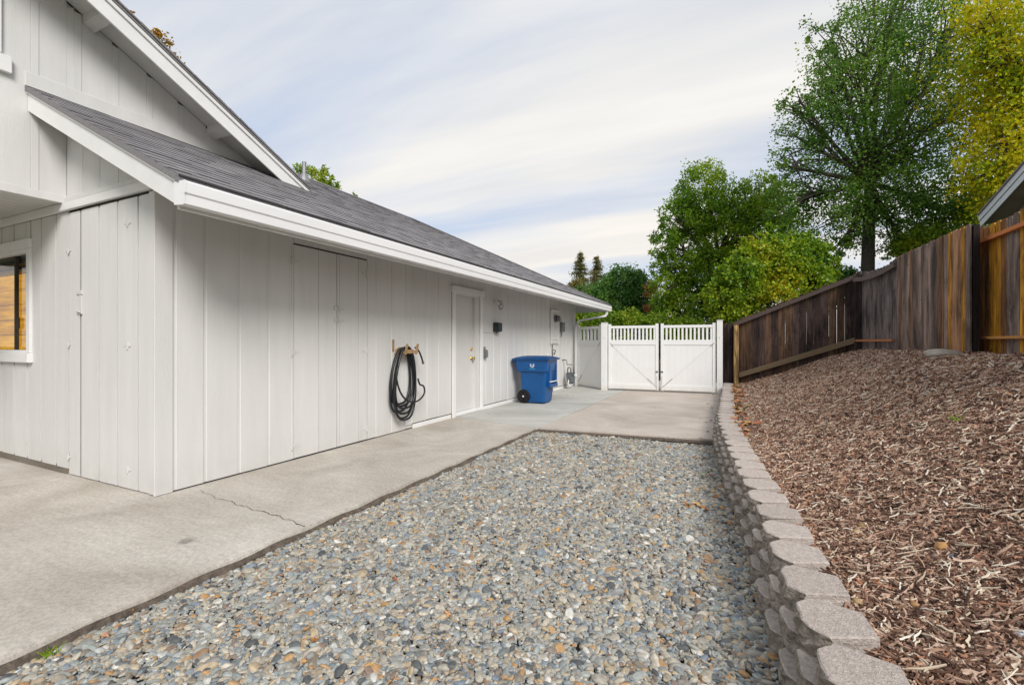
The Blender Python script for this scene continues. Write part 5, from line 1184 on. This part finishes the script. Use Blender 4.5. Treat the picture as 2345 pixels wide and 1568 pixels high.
tb = at(1492, 800, T)
tree('slender red leaved shrub between the green trees behind the gate', 'shrub', (tb.x, tb.y, 0), bl, 2600, .12, M['leaf_red'], .05, clump=.3, name='shrub')
T = 32.
bl = [pb(1318, 668, 26, T), pb(1345, 690, 32, T), pb(1310, 700, 30, T), pb(1330, 730, 40, T)]
tb = at(1325, 810, T)
tree('olive brown bushy tree behind the far end of the roof', 'tree', (tb.x, tb.y, 0), bl, 18000, .16, M['leaf_conifer'], .15, clump=.18, twigs=60)
def conifer(label, px, ptop, pbot, t, wpx):
    a, bb = at(px, ptop, t), at(px, pbot, t); H_ = a.z; w = wpx/F*t; th = thing('conifer', label, 'conifer', 'conifers beyond the roof', loc=(a.x, a.y, 0)); pts = []; b = MB()
    b.tube([(a.x, a.y, 0), (a.x, a.y, H_*.6), (a.x, a.y, H_)], [.25, .12, .02], 6)
    z = H_; i = 0
    while z > bb.z-1:
        f_ = (H_-z)/(H_-bb.z); rr = w*(.10+.9*f_**.8)
        for k in range(7):
            an = random.uniform(0, 6.28); l_ = rr*random.uniform(.55, 1.1); e = Vector((a.x+math.cos(an)*l_, a.y+math.sin(an)*l_, z-.25*l_+.12*random.random())); s0 = Vector((a.x, a.y, z))
            b.tube([s0, e], [.03, .008], 4, cap=False); m_ = int(40+110*l_)
            tt = rng.random((m_, 1)); pts.append(np.array(s0)+(np.array(e)-np.array(s0))*tt+rng.normal(size=(m_, 3))*(.05+.07*tt)*np.array([1, 1, .8]))
        z -= .32
    leaf_obj('crown', np.concatenate(pts), .16, M['leaf_conifer'], th, .1, .3); b.build('trunk', M['bark'], th)
conifer('taller pointed conifer beyond the end of the roof', 1329, 583, 700, 42, 46)
conifer('shorter pointed conifer just right of the taller one', 1366, 592, 700, 43, 42)
# tips of trees behind the house
def tips(label, px, py, T, blobs, n, size=.12, m='leaf_autumn'):
    bl = [pb(a, b_, r_, T) for a, b_, r_ in blobs]; tb = at(px, 784, T)
    tree(label, 'tree', (tb.x, tb.y, 0), bl, n, size, M[m], .12, fork=at(px-6, py+90, T), clump=.22, twigs=40, shell=.3)
tips('autumn tree tip showing highest above the upper roof edge', 372, 110, 18, [(372, 92, 17), (384, 122, 14), (352, 150, 50), (366, 108, 16)], 2600)
tips('small green tree tip showing lower above the upper roof edge', 448, 190, 18, [(449, 190, 13), (440, 215, 25), (456, 200, 10)], 1100, m='leaf_mid')
tips('tiny autumn tree tip at the top of the upper roof edge', 280, 28, 18, [(278, 30, 9), (272, 50, 22)], 700)
tips('sparse yellow green tree top behind the vent pipe', 735, 420, 22, [(730, 428, 30), (755, 425, 22), (690, 398, 22), (712, 402, 22), (745, 405, 22), (770, 440, 14)], 2600, m='leaf_bush')
tips('single thin twig tip above the middle of the roof ridge', 812, 448, 22, [(812, 446, 8), (806, 462, 16)], 160, m='leaf_mid')
print('done')
